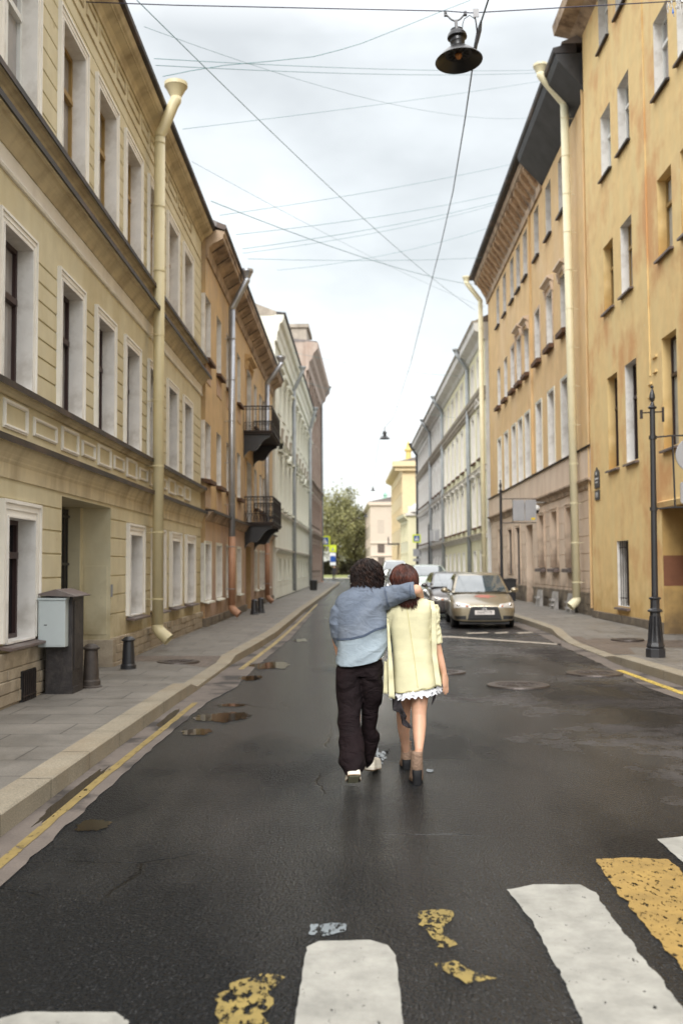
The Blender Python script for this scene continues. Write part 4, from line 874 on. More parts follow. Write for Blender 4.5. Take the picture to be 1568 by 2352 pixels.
# lamp posts carrying the signs
def post(x,y,z,h,label,tilt=0,sc=1):
    o=empty('lamp_post',(x,y,z),0,label,'lamp post','cast iron posts on the right pavement'); o.rotation_euler=(0,tilt,0)
    def oct_(prof,name,m_=IRON):
        g=MB(); g.lathe([(a*sc,b) for a,b in prof],n=8); q=g.build(name,m_,o,bevel=.004); return q
    oct_([(.165,0),(.165,.14),(.13,.16)],'base'); 
    oct_([(.15,.161),(.155,.18),(.135,.24),(.115,.36),(.095,.52),(.088,.72),(.088,.745)],'flared_foot')
    g=MB()
    for k in range(8):
        for j in (-.25,0,.25):
            a=k*math.pi/4+math.pi/8+j*.55; c_=math.cos(math.pi/8)
            g.tube([((.128*sc*c_+.004)*math.cos(a),(.128*sc*c_+.004)*math.sin(a),.25),((.09*sc*c_+.003)*math.cos(a),(.09*sc*c_+.003)*math.sin(a),.68)],.006,4)
    g.build('flute',IRON,o)
    oct_([(.09,.746),(.125,.75),(.13,.775),(.09,.80),(.08,.81),(.08,.95),(.10,.965),(.105,.985),(.07,1.0)],'collar')
    oct_([(.056,1.001),(.046,h-.45),(.046,h-.44)],'shaft')
    oct_([(.05,h-.439),(.075,h-.42),(.075,h-.405),(.04,h-.38),(.03,h-.33),(.02,h-.31)],'cap')
    g=MB(); g.lathe([(.02,h-.309),(.035,h-.30),(.052,h-.25),(.045,h-.19),(.02,h-.11),(.012,h-.09)],n=8); g.ball((0,0,h-.06),.028,n=10,m=8); g.build('finial',IRON,o,smooth=False)
    return o
o=post(5.07,16.75,.15,4.6,'tall black cast iron post with road signs seen from behind, near right kerb',R(.55))
g=MB()
for z in (2.47,3.68): g.lathe([(.058,z-.03),(.066,z-.03),(.066,z+.03),(.058,z+.03)],n=8); g.tube([(0,0,z),(.22,0,z+.02),(.30,0,z+.03),(1.4,0,z+.05)],.014,6)
g.tube([(.36,0,2.50),(.33,0,3.71)],.016,6); g.tube([(1.2,0,2.5),(1.17,0,3.71)],.016,6); g.build('sign_frame',IRON,o)
g=MB(); g.lathe([(.29,-.012),(.30,-.010),(.30,.012),(.28,.012),(.275,.004),(.01,.004)],(.67,-.03,3.38),36,'y'); g.build('round_sign_back',SIGNB,o)
def rrect(x0,x1,z0,z1,r_,n=5):
    pts=[]
    for cx,cz,a0 in ((x1-r_,z1-r_,0),(x0+r_,z1-r_,90),(x0+r_,z0+r_,180),(x1-r_,z0+r_,270)):
        for i in range(n+1): a=R(a0+90*i/n); pts.append((cx+r_*math.cos(a),cz+r_*math.sin(a)))
    return pts
g=MB(); g.prism(rrect(.44,.94,2.56,2.93,.05),-.035,-.02,'y'); g.build('square_sign_back',SIGNB,o)
g=MB(); g.prism([(.52,2.575),(.79,2.60),(.74,2.72),(.70,2.72),(.64,2.64),(.54,2.6)],-.0385,-.0355,'y'); g.build('pink_scrawl',mat('pink_paint',lin(200,90,130)),o)
g=MB(); g.tube([(0,0,4.12),(.02,.2,4.12)],.012,5); g.tube([(-.16,.02,4.1),(.17,.02,4.12)],.012,5); g.box(.17,.2,-.0,.04,3.95,4.2); g.box(-.2,-.16,0,.04,4.0,4.15); g.build('flag_bracket',IRONR,o)
o=post(5.32,35.2,.15,4.6,'black cast iron post behind the gold car carrying two grey sign boards',0)
g=MB(); 
for z in (3.05,3.9): g.tube([(0,0,z),(1.25,0,z)],.014,6)
g.tube([(.42,0,3.05),(.42,0,3.9)],.014,6); g.build('sign_frame',IRON,o)
g=MB(); g.box(.42,.83,-.03,-.01,3.12,3.86); g.build('sign_board_back',SIGNB,o); g=MB(); g.box(.85,1.24,-.03,-.01,3.12,3.86); g.build('sign_board_back',SIGNB,o)
g=MB(); g.box(1.06,1.2,-.034,-.0305,3.15,3.23); g.build('sticker',mat('yellow_sticker',lin(220,190,50)),o)
o=post(5.5,70,.15,4.6,'distant black post with grey sign boards before the long pale building',0)
g=MB(); g.tube([(0,0,4.1),(.8,0,4.1)],.02,6); g.box(.05,.36,-.03,-.01,3.3,4.05); g.box(.4,.75,-.03,-.01,3.3,4.05); g.build('sign_board_back',SIGNB,o)
# security cameras
o=empty('security_camera',(7.1,37.4,3.95),0,'pair of white dome security cameras under the ledge of the orange building','security camera')
for dx in (-.36,-.12):
    g=MB(); g.tube([(.25,0,.1),(dx,0,.1),(dx,0,0)],.02,6); g.lathe([(.05,.05),(.12,.02),(.14,-.06),(.13,-.14)],(dx,0,-.05),14); g.build('housing',WFR,o,smooth=True)
    g=MB(); g.ball((dx,0,-.2),.11,n=12,m=8); g.build('lens_dome',BLACKP,o,smooth=True)
# galvanised light-well panels leaning on the plinth
GAL=mat('galvanised_sheet',lin(164,160,156),rough=.5,metal=.3,var=.3,vscale=6,bump=.8,bscale=12)
for i,y in enumerate((38.1,35.3,32.75)):
    o=empty('vent_cover',(7.22,y,.15),0,['leftmost','middle','rightmost'][i]+' of three grey metal vent covers along the beige plinth','vent cover','vent covers along the plinth')
    g=MB(); g.prism([(0,0),(-.14,0),(-.10,.2),(-.03,.62),(0,.62)],-.42,.42,'y'); g.build('sheet',GAL,o)
    g=MB(); 
    for z in ((.12,.3) if i else (.3,)): g.box(-.2,-.08,-.2,.2,z,z+.06)
    g.build('hood',GAL,o)
o=empty('wheelie_bin',(6.95,44,.15),0,'dark wheeled rubbish bin beside the wall behind the gold car','bin')
g=MB(); g.prism([(-.24,0),(.24,0),(.29,.9),(-.29,.9)],-.3,.3,'y'); g.build('body',BLACKP,o,bevel=.02); g=MB(); g.prism([(-.31,.901),(.31,.901),(.31,.95),(.1,1.0),(-.31,.95)],-.33,.33,'y'); g.build('lid',BLACKP,o)
o=empty('litter_bin',(-2.45,66,.15),0,'small black litter bin on the left pavement near the pale mansion','bin')
g=MB(); g.lathe([(.2,0),(.24,.05),(.26,.6),(.24,.62)],n=14); g.build('body',BLACKP,o); g=MB(); g.lathe([(.27,.621),(.27,.66),(.22,.68)],n=14); g.build('rim',IRON,o)
# traffic signs
def ped(o,x,z,s_,ydir=-1):
    def pl(name,h,y,m_,hh=None): 
        q=MB(); q.box(x-h,x+h,y-.004,y+.004,z-(hh or h),z+(hh or h)); q.build(name,m_,o)
    YB=mat('fluoro_border',lin(206,220,50),rough=.5); BL=mat('sign_blue',lin(34,80,160),rough=.4); WS=mat('sign_white',lin(235,235,235),rough=.5)
    pl('border_panel',s_*.62,-.06,YB,s_*.62); pl('blue_panel',s_*.42,-.070,BL)
    q=MB(); q.prism([(x-s_*.32,z-s_*.3),(x+s_*.32,z-s_*.3),(x,z+s_*.32)],-.084,-.076,'y'); q.build('white_triangle',WS,o)
    q=MB(); q.ball((x,-.088,z+s_*.1),.045*s_,.006,.045*s_,8,6)
    for a,b in (((0,.05),(-.02,-.1)),((-.02,-.1),(-.1,-.25)),((-.02,-.1),(.08,-.25)),((0,.03),(.09,-.05)),((0,.03),(-.09,-.04))): q.tube([(x+a[0]*s_,-.09,z+a[1]*s_),(x+b[0]*s_,-.09,z+b[1]*s_)],.022*s_,5)
    for i in range(4): q.box(x-.22*s_+i*.125*s_,x-.16*s_+i*.125*s_,-.09,-.085,z-.295*s_,z-.26*s_)
    q.build('pedestrian_pictogram',BLACKP,o)
o=empty('crossing_sign',(-3.0,112,.0),0,'yellow bordered blue pedestrian crossing sign on a tall pinkish pole at the street end, left','traffic sign','pedestrian crossing signs')
g=MB(); g.tube([(-.15,.0,0),(-.15,0,10.5)],.12,8); g.build('pole',mat('pink_pole',lin(190,146,124)),o); ped(o,.15,4.6,.95)
o=empty('crossing_sign',(7.05,106,.15),0,'yellow bordered blue pedestrian crossing sign before the lemon gatehouse, right','traffic sign','pedestrian crossing signs')
g=MB(); g.tube([(0,0,0),(0,0,5.2)],.05,8); g.build('pole',IRON,o); ped(o,0,4.5,.72)
g=MB(); g.box(-.4,.5,-.07,-.06,2.6,3.4); g.box(-.4,.3,-.07,-.06,2.1,2.35); g.build('information_board',SIGNB,o)
o=empty('warning_sign',(-2.25,128,.0),0,'bright yellow warning sign above a blue plate, left of the tree trunk','traffic sign')
g=MB(); g.tube([(0,0,0),(0,0,5)],.05,8); g.build('pole',IRON,o)
g=MB(); g.box(-.45,.45,-.07,-.06,3.6,4.5); g.build('yellow_panel',MATS['fluoro_border'],o)
g=MB(); g.prism([(-.2,3.8),(.2,3.8),(0,4.25)],-.08,-.071,'y'); g.build('triangle_mark',SIGNB,o)
g=MB(); g.box(-.38,.38,-.07,-.06,2.9,3.5); g.build('white_plate',MATS['sign_white'],o); g=MB(); g.box(-.34,.34,-.085,-.071,2.35,3.1); g.build('blue_plate',MATS['sign_blue'],o); g=MB(); g.box(-.36,.36,-.07,-.06,1.9,2.3); g.build('lower_plate',MATS['sign_white'],o)
# ================================================================ overhead lamps and wires
def hang_lamp(x,y,z,sc,label,tilt=(0,0),detail=True):
    o=empty('hanging_street_lamp',(x,y,z),0,label,'street lamp','lamps hung over the street'); o.rotation_euler=(tilt[0],tilt[1],0)
    LB=mat('lamp_black',lin(22,21,22),rough=.35,spec=.6)
    g=MB(); g.lathe([(.12*sc,.205*sc),(.16*sc,.16*sc),(.2*sc,.14*sc),(.32*sc,.02*sc),(.335*sc,.0),(.325*sc,.0),(.19*sc,.10*sc),(.02*sc,.10*sc)],n=36); autosmooth(g.build('shade',LB,o),30)
    g=MB(); g.lathe([(.10*sc,.206*sc),(.10*sc,.27*sc),(.105*sc,.28*sc),(.098*sc,.29*sc),(.10*sc,.33*sc),(.14*sc,.35*sc),(.135*sc,.39*sc),(.11*sc,.43*sc),(.09*sc,.44*sc),(.09*sc,.47*sc),(.05*sc,.49*sc)],n=24); autosmooth(g.build('housing',LB,o),30)
    g=MB(); g.lathe([(.045*sc,.06*sc),(.05*sc,.099*sc),(.01,.099*sc)],n=14); g.ball((0,0,.07*sc),.042*sc,n=12,m=8); g.build('bulb',mat('amber_glass',lin(170,110,60),rough=.2),o,smooth=True)
    if detail:
        g=MB()
        for i in range(12): a=i*math.pi/6; g.box(-.001,.001,-.001,.001,.094*sc,.095*sc) if False else g.tube([(.08*math.cos(a),.08*math.sin(a),.094),(.15*math.cos(a),.15*math.sin(a),.094)],.007,5)
        g.build('vent_slot',BLACKP,o)
        g=MB(); g.box(-.022,.022,-.012,.012,.47,.62); g.tube([(0,0,.60),(-.06,0,.63),(-.13,0,.71)],.014,6); g.tube([(0,0,.60),(.06,0,.63),(.13,0,.70)],.014,6); g.box(-.16,-.12,-.02,.02,.69,.75); g.box(.12,.16,-.02,.02,.68,.74); g.build('hanger',LB,o)
        g=MB(); g.tube([(.08,0,.46),(.09,0,.55),(.12,0,.63),(.2,0,.68),(.27,0,.62)],.006,5); g.build('lead_cable',WIRE,o)
    else:
        g=MB(); g.tube([(0,0,.47*sc),(0,0,.75*sc)],.02,5); g.build('hanger',LB,o)
    return o
hang_lamp(1.575,13.7,8.80,1.0,'large black bell shaped lamp hanging over the street, nearest the camera',(R(-3.5),R(-3)))
hang_lamp(2.30,65,10.05,1.05,'small distant black lamp hanging over the middle of the street',detail=False)
hang_lamp(3.0,130,11.6,1.0,'tiny far lamp hanging near the dusty pink building',detail=False)
hang_lamp(2.4,150,9.2,1.0,'farthest tiny lamp hanging low above the street end',detail=False)
def wire(pts,r_,label,m_=WIRET,sag=0,name='overhead_wire',n=14):
    if len(pts)==2:
        a,b=Vector(pts[0]),Vector(pts[1]); pts=[a.lerp(b,i/n)-Vector((0,0,sag*4*(i/n)*(1-i/n))) for i in range(n+1)]
    g=MB(); g.tube(pts,r_,5); return tag(g.build(name,m_,smooth=True),label,'wire','wires strung across the street')
wire([(-3.7,13.7,9.72),(-2.45,13.7,9.66),(1.42,13.7,9.53),(1.75,13.7,9.50),(4.66,13.7,9.64),(7.2,13.7,9.9)],.008,'dark span wire carrying the nearest hanging lamp and the crystal chandelier',mat('dark_span_wire',lin(44,44,70),rough=.5))
wire([(1.6,9.5,8.0),(1.87,12.8,9.16),(1.9,13.7,9.38),(2.05,16,9.81),(2.29,19,10.4),(2.68,25,11.25),(2.9,31,11.75),(3.02,37,12.05),(3.1,50,11.9),(2.75,62,11.0),(2.35,65,10.85)],.013,'black cable running along the street from lamp to lamp',WIRE)
wire([(2.35,65,10.85),(2.5,85,12.4),(2.8,110,12.8),(3.0,130,12.4)],.012,'thin black cable beyond the second lamp',WIRE)
g=MB(); g.tube([(1.905,13.75,9.42),(1.88,13.8,9.3),(1.845,13.85,9.15),(1.80,13.9,9.0)],[.012,.035,.03,.012],6); g.tube([(1.80,13.7,9.5),(1.83,13.74,9.36),(1.85,13.8,9.25)],.01,5)
tag(g.build('cable_joint',IRON),'tangle of taped cable joints beside the nearest lamp','cable joint')
g=MB(); g.box(1.78,1.86,13.66,13.675,9.42,9.54); tag(g.build('cable_plate',SIGNB),'small pale mounting plate with bolts on the span wire','plate')
WL=[((-3.4,15.64,10.88),(6.7,52.4,15.3),.008,.35,'long diagonal wire from the cream building to the far end of the orange one'),
((-3.4,17.08,10.66),(6.7,33.8,18.9),.006,.1,'upper of two close parallel wires behind the nearest lamp'),
((-3.4,17.2,10.60),(6.7,33.8,18.8),.006,.12,'lower of two close parallel wires behind the nearest lamp'),
((-3.4,16.2,10.75),(6.7,36,18.2),.004,.5,'faint thin wire just above the two parallel wires'),
((-3.4,20.05,10.72),(6.7,33.8,18.5),.005,.05,'thin wire sloping up to the right behind the lamp rim'),
((-3.4,25.88,11.0),(6.7,40.5,18.3),.007,.1,'wire from the cream gutter end rising to the black eaves'),
((-3.4,24.23,10.77),(6.7,53.2,16.9),.010,.3,'thick wire descending right from the cream gutter end to the far ivory drainpipe'),
((-3.2,28.0,11.2),(6.7,42.9,18.0),.008,.15,'wire above the bold pair over the apricot roof'),
((-3.2,29.6,11.3),(6.7,44.2,18.1),.009,.15,'bold upper wire of the pair over the apricot roof'),
((-3.2,29.7,11.2),(6.7,44.2,18.0),.007,.2,'lower thinner wire of the pair over the apricot roof'),
((-3.2,31.2,11.5),(6.7,48.8,17.0),.008,.1,'nearly level thin wire over the silver drainpipe hopper'),
((-3.2,44,15.0),(6.7,47.1,17.9),.008,.3,'thin wire climbing right above the pale mansion roof'),
((-3.4,21.2,10.52),(6.7,50.7,15.1),.004,.2,'faintest wire crossing downward to the right'),
((-2.9,52,13.0),(6.9,62,13.6),.008,.2,'low distant wire over the pale mansion eaves'),
((-2.9,60,13.0),(6.9,65,11.4),.008,.2,'distant span wire carrying the second lamp')]
for a,b,r_,s_,lb in WL: wire([a,b],r_,lb,sag=s_)
P_=[(-3.4,17.9,10.75),(-2.94,18.3,11.06),(-2.35,18.8,11.42),(-1.55,19.4,11.8),(-0.7,20.0,12.2),(-0.16,20.4,12.55),(0.31,20.7,12.85),(1.27,21.3,13.55),(2.09,21.8,14.15),(2.83,22.2,14.65),(4.19,23.0,15.75),(6.7,24.5,17.6)]
wire([Vector(p) for p in P_],.007,'slack teal wire curving upward across the sky',sag=0)
# crystal chandelier hung from the span wire
o=empty('crystal_chandelier',(4.74,13.7,9.62),0,'crystal chandelier with one blue drop hanging over the street at the top right corner','chandelier')
CR=mat('crystal_glass',lin(225,225,225),rough=.08,var=.1,spec=1,trans=.55); rnd=random.Random(11)
g=MB(); g.tube([(0,0,0),(0,0,.5)],.012,6); g.lathe([(.02,.5),(.05,.42),(.02,.3),(.045,.2),(.02,.1),(.03,0)],n=10)
for i in range(8):
    a=i*math.pi/4; g.tube([(0,0,.25),(.08*math.cos(a),.08*math.sin(a),.12),(.17*math.cos(a),.17*math.sin(a),.13),(.22*math.cos(a),.22*math.sin(a),.22)],.006,5)
g.build('arm',CHROME,o)
for i in range(70):
    g=MB()
    a=rnd.uniform(0,6.28); rr=rnd.uniform(.04,.23); z=rnd.uniform(-.12,.2)*(1-rr*1.5); L=rnd.uniform(.03,.07)
    g.lathe([(.001,-L),(.011,-L*.35),(.006,L*.2),(.001,L*.4)],(rr*math.cos(a),rr*math.sin(a),z),6); g.build('crystal_drop',CR,o)
g=MB(); g.lathe([(.001,-.05),(.014,-.02),(.008,.02),(.001,.05)],(-.16,-.06,-.16),8); g.build('blue_drop',mat('blue_crystal',lin(20,110,200),rough=.1),o)
# ================================================================ cars
CARGL=mat('car_glass',lin(70,80,84),rough=.04,var=.1,spec=1.0,coat=1)
LAMPG=mat('headlamp_glass',lin(190,186,180),rough=.08,var=.35,vscale=14,spec=1,coat=1)
AMB=mat('amber_lens',lin(190,110,60),rough=.1)
GUNM=mat('gunmetal_trim',lin(90,90,90),rough=.3,metal=.6)
def paintm(name,col,met=.35,rough=.3): return mat(name,col,rough=rough,metal=met,var=.03,coat=.8,spec=.6,stain=tuple(c*.6 for c in col),stain_amt=.25,stain_scale=3)
def car(name,label,loc,rz,pm,L=4.5,Wd=1.76,H=1.45,kind='sedan',plate=None,front='grille'):
    o=empty(name,loc,rz,label,'car','cars parked along the right kerb' if loc[0]>2 else None); hw=Wd/2; k=H/1.45; ly=L/4.5
    if kind=='sedan': ST=[(0,.60,.60,.56,.2),(.03,.72,.64,.60,.19),(.16,.82,.71,.66,.19),(.45,.865,.80,.74,.19),(.85,.88,.89,.83,.19),(1.2,.88,.965,.90,.19),(2.0,.88,.98,.93,.19),(2.9,.88,.99,.95,.19),(3.6,.88,1.03,.98,.19),(4.05,.86,1.06,.99,.2),(4.35,.82,1.04,.95,.22),(4.48,.74,.96,.85,.3),(4.5,.6,.85,.75,.35)]; cab=(1.1,1.95,3.35,4.05)
    elif kind=='hatch': ST=[(0,.60,.64,.60,.2),(.03,.74,.70,.66,.19),(.14,.83,.79,.74,.19),(.4,.87,.90,.84,.19),(.95,.88,1.02,.94,.19),(2,.88,1.04,.98,.19),(3.2,.88,1.06,1.0,.19),(4.2,.87,1.08,1.0,.2),(4.45,.82,1.06,.95,.25),(4.5,.7,.95,.8,.3)]; cab=(.85,1.75,3.9,4.42)
    else: ST=[(0,.62,.70,.64,.22),(.03,.76,.80,.74,.2),(.12,.84,.92,.86,.2),(.4,.87,1.02,.96,.2),(.8,.88,1.10,1.0,.2),(2,.88,1.12,1.02,.2),(3.8,.88,1.12,1.02,.2),(4.4,.86,1.12,1.0,.22),(4.5,.8,1.0,.9,.3)]; cab=(.65,1.55,4.2,4.47)
    g=MB(); n=0; vs=[];fs=[]
    for y,w,zt,zb,z0 in ST:
        w=w*hw/.88; zt*=k; zb*=k
        half=[(0,zt),(w*.5,zt-.008),(w*.82,zb+(zt-zb)*.45),(w*.95,zb-.03),(w*.995,zb-.14),(w*1.0,.46),(w*.985,.34),(w*.95,z0+.03),(w*.85,z0),(0,z0)]
        ring=half+[(-a,b) for a,b in half[-2:0:-1]]; n=len(ring)
        for a,b in ring: vs.append((a,y*ly+ .10*(a/w)**2*(1 if y<.2 else 0)*0,b))
    for j in range(len(ST)-1):
        for i in range(n): fs.append((j*n+i,j*n+(i+1)%n,(j+1)*n+(i+1)%n,(j+1)*n+i))
    fs.append(tuple(range(n))[::-1]); fs.append(tuple((len(ST)-1)*n+i for i in range(n)))
    g.add(vs,fs); body=g.build('body',[pm,BLACKP],o,smooth=True)
    s_=body.modifiers.new('s','SUBSURF'); s_.levels=2; s_.render_levels=2; bake(body)
    cut=MB()
    for yy in (.86*ly,3.5*ly):
        for q in (-1,1): cut.lathe([(.365*min(k,1.05),-.18),(.365*min(k,1.05),.2)],(q*hw,yy,.33),24,'x')
    cu=cut.build('cutter',BLACKP); bm_=body.modifiers.new('b','BOOLEAN'); bm_.object=cu; bm_.solver='EXACT'; bake(body); bpy.data.objects.remove(cu); autosmooth(body,40)
    if not body.data.materials: body.data.materials.append(pm)
    def fpt(x,z,lift):
        hit,lc,nr,ix=body.ray_cast(Vector((x,-2,z)),Vector((0,1,0)))
        return Vector((x,(lc.y if hit and lc.y<1.2 else .35)-lift,z))
    # greenhouse patches
    y0,y1,y2,y3=[c*ly for c in cab]; zb=.93*k if kind=='sedan' else (.98*k if kind=='hatch' else 1.05*k); zr=H; wb=hw*.90; wt=hw*.70
    def bow(u): return 1-(2*u-1)**2
    def WS(u,v): y=y0+(y1-y0)*v; return Vector(((2*u-1)*(wb+(wt-wb)*v)*(1-.0*v),y-.16*bow(u)*(1-.5*v)+.05,zb+(zr-.03-zb)*(v**.92)))
    def RW(u,v): y=y3-(y3-y2)*v; return Vector(((2*u-1)*(wb+(wt-wb)*v),y+.12*bow(u)*(1-.5*v)-.05,zb+.04+(zr-.05-zb)*(v**.95)))
    def RF(u,v):
        a=WS(u,1); b=RW(u,1); p=a.lerp(b,v); p.z+=.045*bow(u)*bow(v)**.5+.012*bow(v); return p
    def SD(q):
        def fn(u,v):
            ya=WS(0,v); yb=RW(0,v); p=ya.lerp(yb,u); p.x=-abs(p.x)-.02*bow(v); p.x*= -q if q>0 else 1; p.x=q*abs(p.x); return p
        return fn
    g=MB(); g.patch(WS,10,6); g.patch(RW,10,6); g.patch(RF,10,8); g.patch(SD(1),10,6); g.patch(SD(-1),10,6)
    cabin=g.build('cabin',pm,o,smooth=True,merge=.012); 
    def ins(fn,u0,u1,v0,v1,off): 
        c=Vector((0,(y1+y2)/2,zb*.5+zr*.5))
        def f2(u,v):
            p=fn(u0+(u1-u0)*u,v0+(v1-v0)*v); e_=1e-3; uu=u0+(u1-u0)*u; vv=v0+(v1-v0)*v
            nrm=(fn(min(uu+e_,1),vv)-fn(max(uu-e_,0),vv)).cross(fn(uu,min(vv+e_,1))-fn(uu,max(vv-e_,0))).normalized()
            if nrm.dot(p-c)<0: nrm=-nrm
            return p+nrm*off
        return f2
    g=MB(); g.patch(ins(WS,.045,.955,.02,.93,.008),10,6); g.build('windscreen',CARGL,o,smooth=True)
    g=MB(); g.patch(ins(RW,.06,.94,.1,.92,.008),10,6); g.build('rear_window',CARGL,o,smooth=True)
    for q in (-1,1):
        g=MB(); g.patch(ins(SD(q),.05,.47,.08,.9,.008),6,5); g.build('side_window',CARGL,o,smooth=True); g=MB(); g.patch(ins(SD(q),.51,.92,.08,.9,.008),6,5); g.build('side_window',CARGL,o,smooth=True)
        g=MB(); g.ball((q*(hw+.10),y0+.42,zb+.06),.11,.07,.075,12,8); g.tube([(q*(hw-.06),y0+.42,zb),(q*(hw+.06),y0+.42,zb+.03)],.025,6); g.build('mirror',pm,o,smooth=True)
        for yy in (.86*ly,3.5*ly):
            w=MB(); w.lathe([(.20,-.10),(.30,-.10),(.315,-.08),(.315,.08),(.30,.10),(.20,.10),(.19,.06),(.19,-.06)],(q*(hw-.13),yy,.315),26,'x'); W_=w.build('wheel',TYRE,o,smooth=False); autosmooth(W_,35)
            w=MB(); w.lathe([(.20,-.05),(.205,.08),(.18,.085),(.17,.03),(.05,.05),(.01,.05)] if q>0 else [(.20,.05),(.205,-.08),(.18,-.085),(.17,-.03),(.05,-.05),(.01,-.05)],(q*(hw-.13),yy,.315),20,'x')
            for i in range(7): a=i*6.283/7; w.tube([(q*(hw-.13+.055),yy+.04*math.cos(a),.315+.04*math.sin(a)),(q*(hw-.13+.075),yy+.185*math.cos(a),.315+.185*math.sin(a))],.016,5)
            r3=w.build('rim',SIGNB,W_); 
        # headlight hugging the corner
        def HL(u,v):
            x=.40+(.835-.40)*u; z=(.565-.015*u)*k+((.085+.085*u)*k)*v
            p=fpt(q*x*hw/.88,z,.012); p.y-=.02*bow(u)*bow(v); return p
        g=MB(); g.patch(HL,10,4); h=g.build('headlight',LAMPG,o,smooth=True,recalc=False)
        g=MB(); c_=fpt(q*.68*hw/.88,.63*k,.03); g.ball(c_,.05,.03,.045,10,6); g.build('lamp_reflector',CHROME,h,smooth=True)
        g=MB(); c_=fpt(q*.47*hw/.88,.60*k,.02); g.ball(c_,.035,.02,.028,10,6); g.build('indicator',AMB,h,smooth=True)
        g=MB(); g.tube([(q*.1,y0-.08,zb+.025),(q*.1+q*.45 if q>0 else .36,y0-.02,zb+.045)],.01,5); g.build('wiper',BLACKP,o)
        g=MB(); g.patch(lambda u,v:fpt(q*(.49+.30*u),.255+(.10-.02*u)*v+.01*u,.006),8,3); g.build('fog_lamp_recess',BLACKP,o,recalc=False)
    if front=='grille':
        g=MB(); g.patch(lambda u,v:fpt((2*u-1)*(.46-.10*v),.235+.365*v,.006),12,8); g.build('grille',BLACKP,o,recalc=False)
        for z in (.30,.56): g=MB(); g.tube([fpt((2*i/8-1)*(.44-.10*(z-.235)/.365),z,.012) for i in range(9)],.006,5); g.build('grille_bar',GUNM,o)
    else:
        g=MB(); g.patch(lambda u,v:fpt((2*u-1)*.40,.53*k+.09*v,.006),12,3); g.patch(lambda u,v:fpt((2*u-1)*.46,.24+.14*v,.006),12,3); g.build('grille',BLACKP,o,recalc=False)
    g=MB(); g.box(-.66,.66,.09,.4,.13,.205); g.build('lower_bumper',BLACKP,o)
    py=fpt(0,.443,0).y; g=MB(); g.box(-.26,.26,py-.022,py-.010,.385,.5); g.build('number_plate',mat('plate_white',lin(206,200,196),rough=.5),o)
    if plate: text(plate,.10,(0,py-.024,.443),(R(90),0,0),BLACKP,o,'plate_lettering',.001,.78)
    return o
GOLD=paintm('gold_beige_paint',lin(146,135,112),.55,.28)
c1=car('parked_car','gold beige sedan with dark grille and red smear on its bonnet, nearest parked car',(3.57,26.75,0),R(-2.5),GOLD,4.57,1.76,1.47,'sedan','O616TY178')
g=MB(); 
for i in range(3):
    a=R(90+120*i); c_=Vector((.045*math.cos(a),0,.045*math.sin(a)*.95)); t_=Vector((-math.sin(a),0,math.cos(a)))*.026; g.add([c_*.05+Vector((0,-.012,.555)),c_+t_*1+Vector((0,-.012,.555)),c_*2+Vector((0,-.012,.555)),c_-t_*1+Vector((0,-.012,.555))],[(0,1,2,3)])
e_=g.build('emblem',CHROME,c1); e_.location=(0,[c for c in c1.children if c.name.startswith('body')][0].ray_cast(Vector((0,-2,.555)),Vector((0,1,0)))[1].y,0); s_=e_.modifiers.new('s','SOLIDIFY'); s_.thickness=.01
g=MB(); rnd=random.Random(2)
pts=[]
for i in range(22): a=i/22*6.283; q=.6+.6*(i%3==0)*rnd.random()+.15*rnd.random(); pts.append((.02+.30*q*math.cos(a),.66+.20*q*math.sin(a)))
zz=lambda x,y:.60+.36*(y/1.2)**.62+.0*x
vs=[(x,y,.0) for x,y in pts]
bpy.context.view_layer.update()
def on_body(body,pts,lift=.004):
    out=[]
    for x,y in pts:
        hit,lc,nr,ix=body.ray_cast(Vector((x,y,2)),Vector((0,0,-1))); out.append((x,y,(lc.z if hit else .9)+lift))
    return out
bd=[c for c in c1.children if c.name.startswith('body')][0]
cen=on_body(bd,[(.02,.66)]); vv=on_body(bd,pts); g.add(cen+vv,[(0,i+1,(i+1)%len(vv)+1) for i in range(len(vv))]); g.build('red_smear',mat('red_smear_paint',lin(168,104,90),rough=.6,var=.2,vscale=20),c1,recalc=False)
car('parked_car','dark brownish sedan parked directly behind the gold one',(3.42,32.3,0),R(-1),paintm('dark_brown_paint',lin(72,66,64),.4),4.4,1.74,1.47,'hatch')
car('parked_car','pale mint green van parked third in the row, behind the red haired woman',(3.45,43.0,0),0,paintm('mint_paint',lin(176,190,180),.1),4.3,1.78,1.75,'van')
car('parked_car','black car seen between the two heads, farther down the parked row',(3.0,58.0,0),0,paintm('black_paint',(.02,.02,.022),.2),4.4,1.76,1.55,'hatch')
car('parked_car','white van with high roof, farthest of the parked row visible between the heads',(3.0,66.0,0),0,paintm('white_paint',lin(222,224,222),.0),4.8,1.85,2.1,'van')
oc=car('oncoming_car','silver car coming towards the camera with lit headlights, left of the man\'s head',(.92,59.0,0),0,paintm('silver_paint',lin(150,154,156),.5),4.4,1.8,1.55,'hatch')
HLE=bpy.data.materials.new('lit_headlight'); HLE.use_nodes=True; b=HLE.node_tree.nodes['Principled BSDF']; b.inputs['Emission Color'].default_value=(1,.97,.9,1); b.inputs['Emission Strength'].default_value=30
for q in (-1,1): g=MB(); g.ball((q*.80,-.03,.64),.10,.05,.10,12,8); g.build('lit_lamp',HLE,oc,smooth=True)
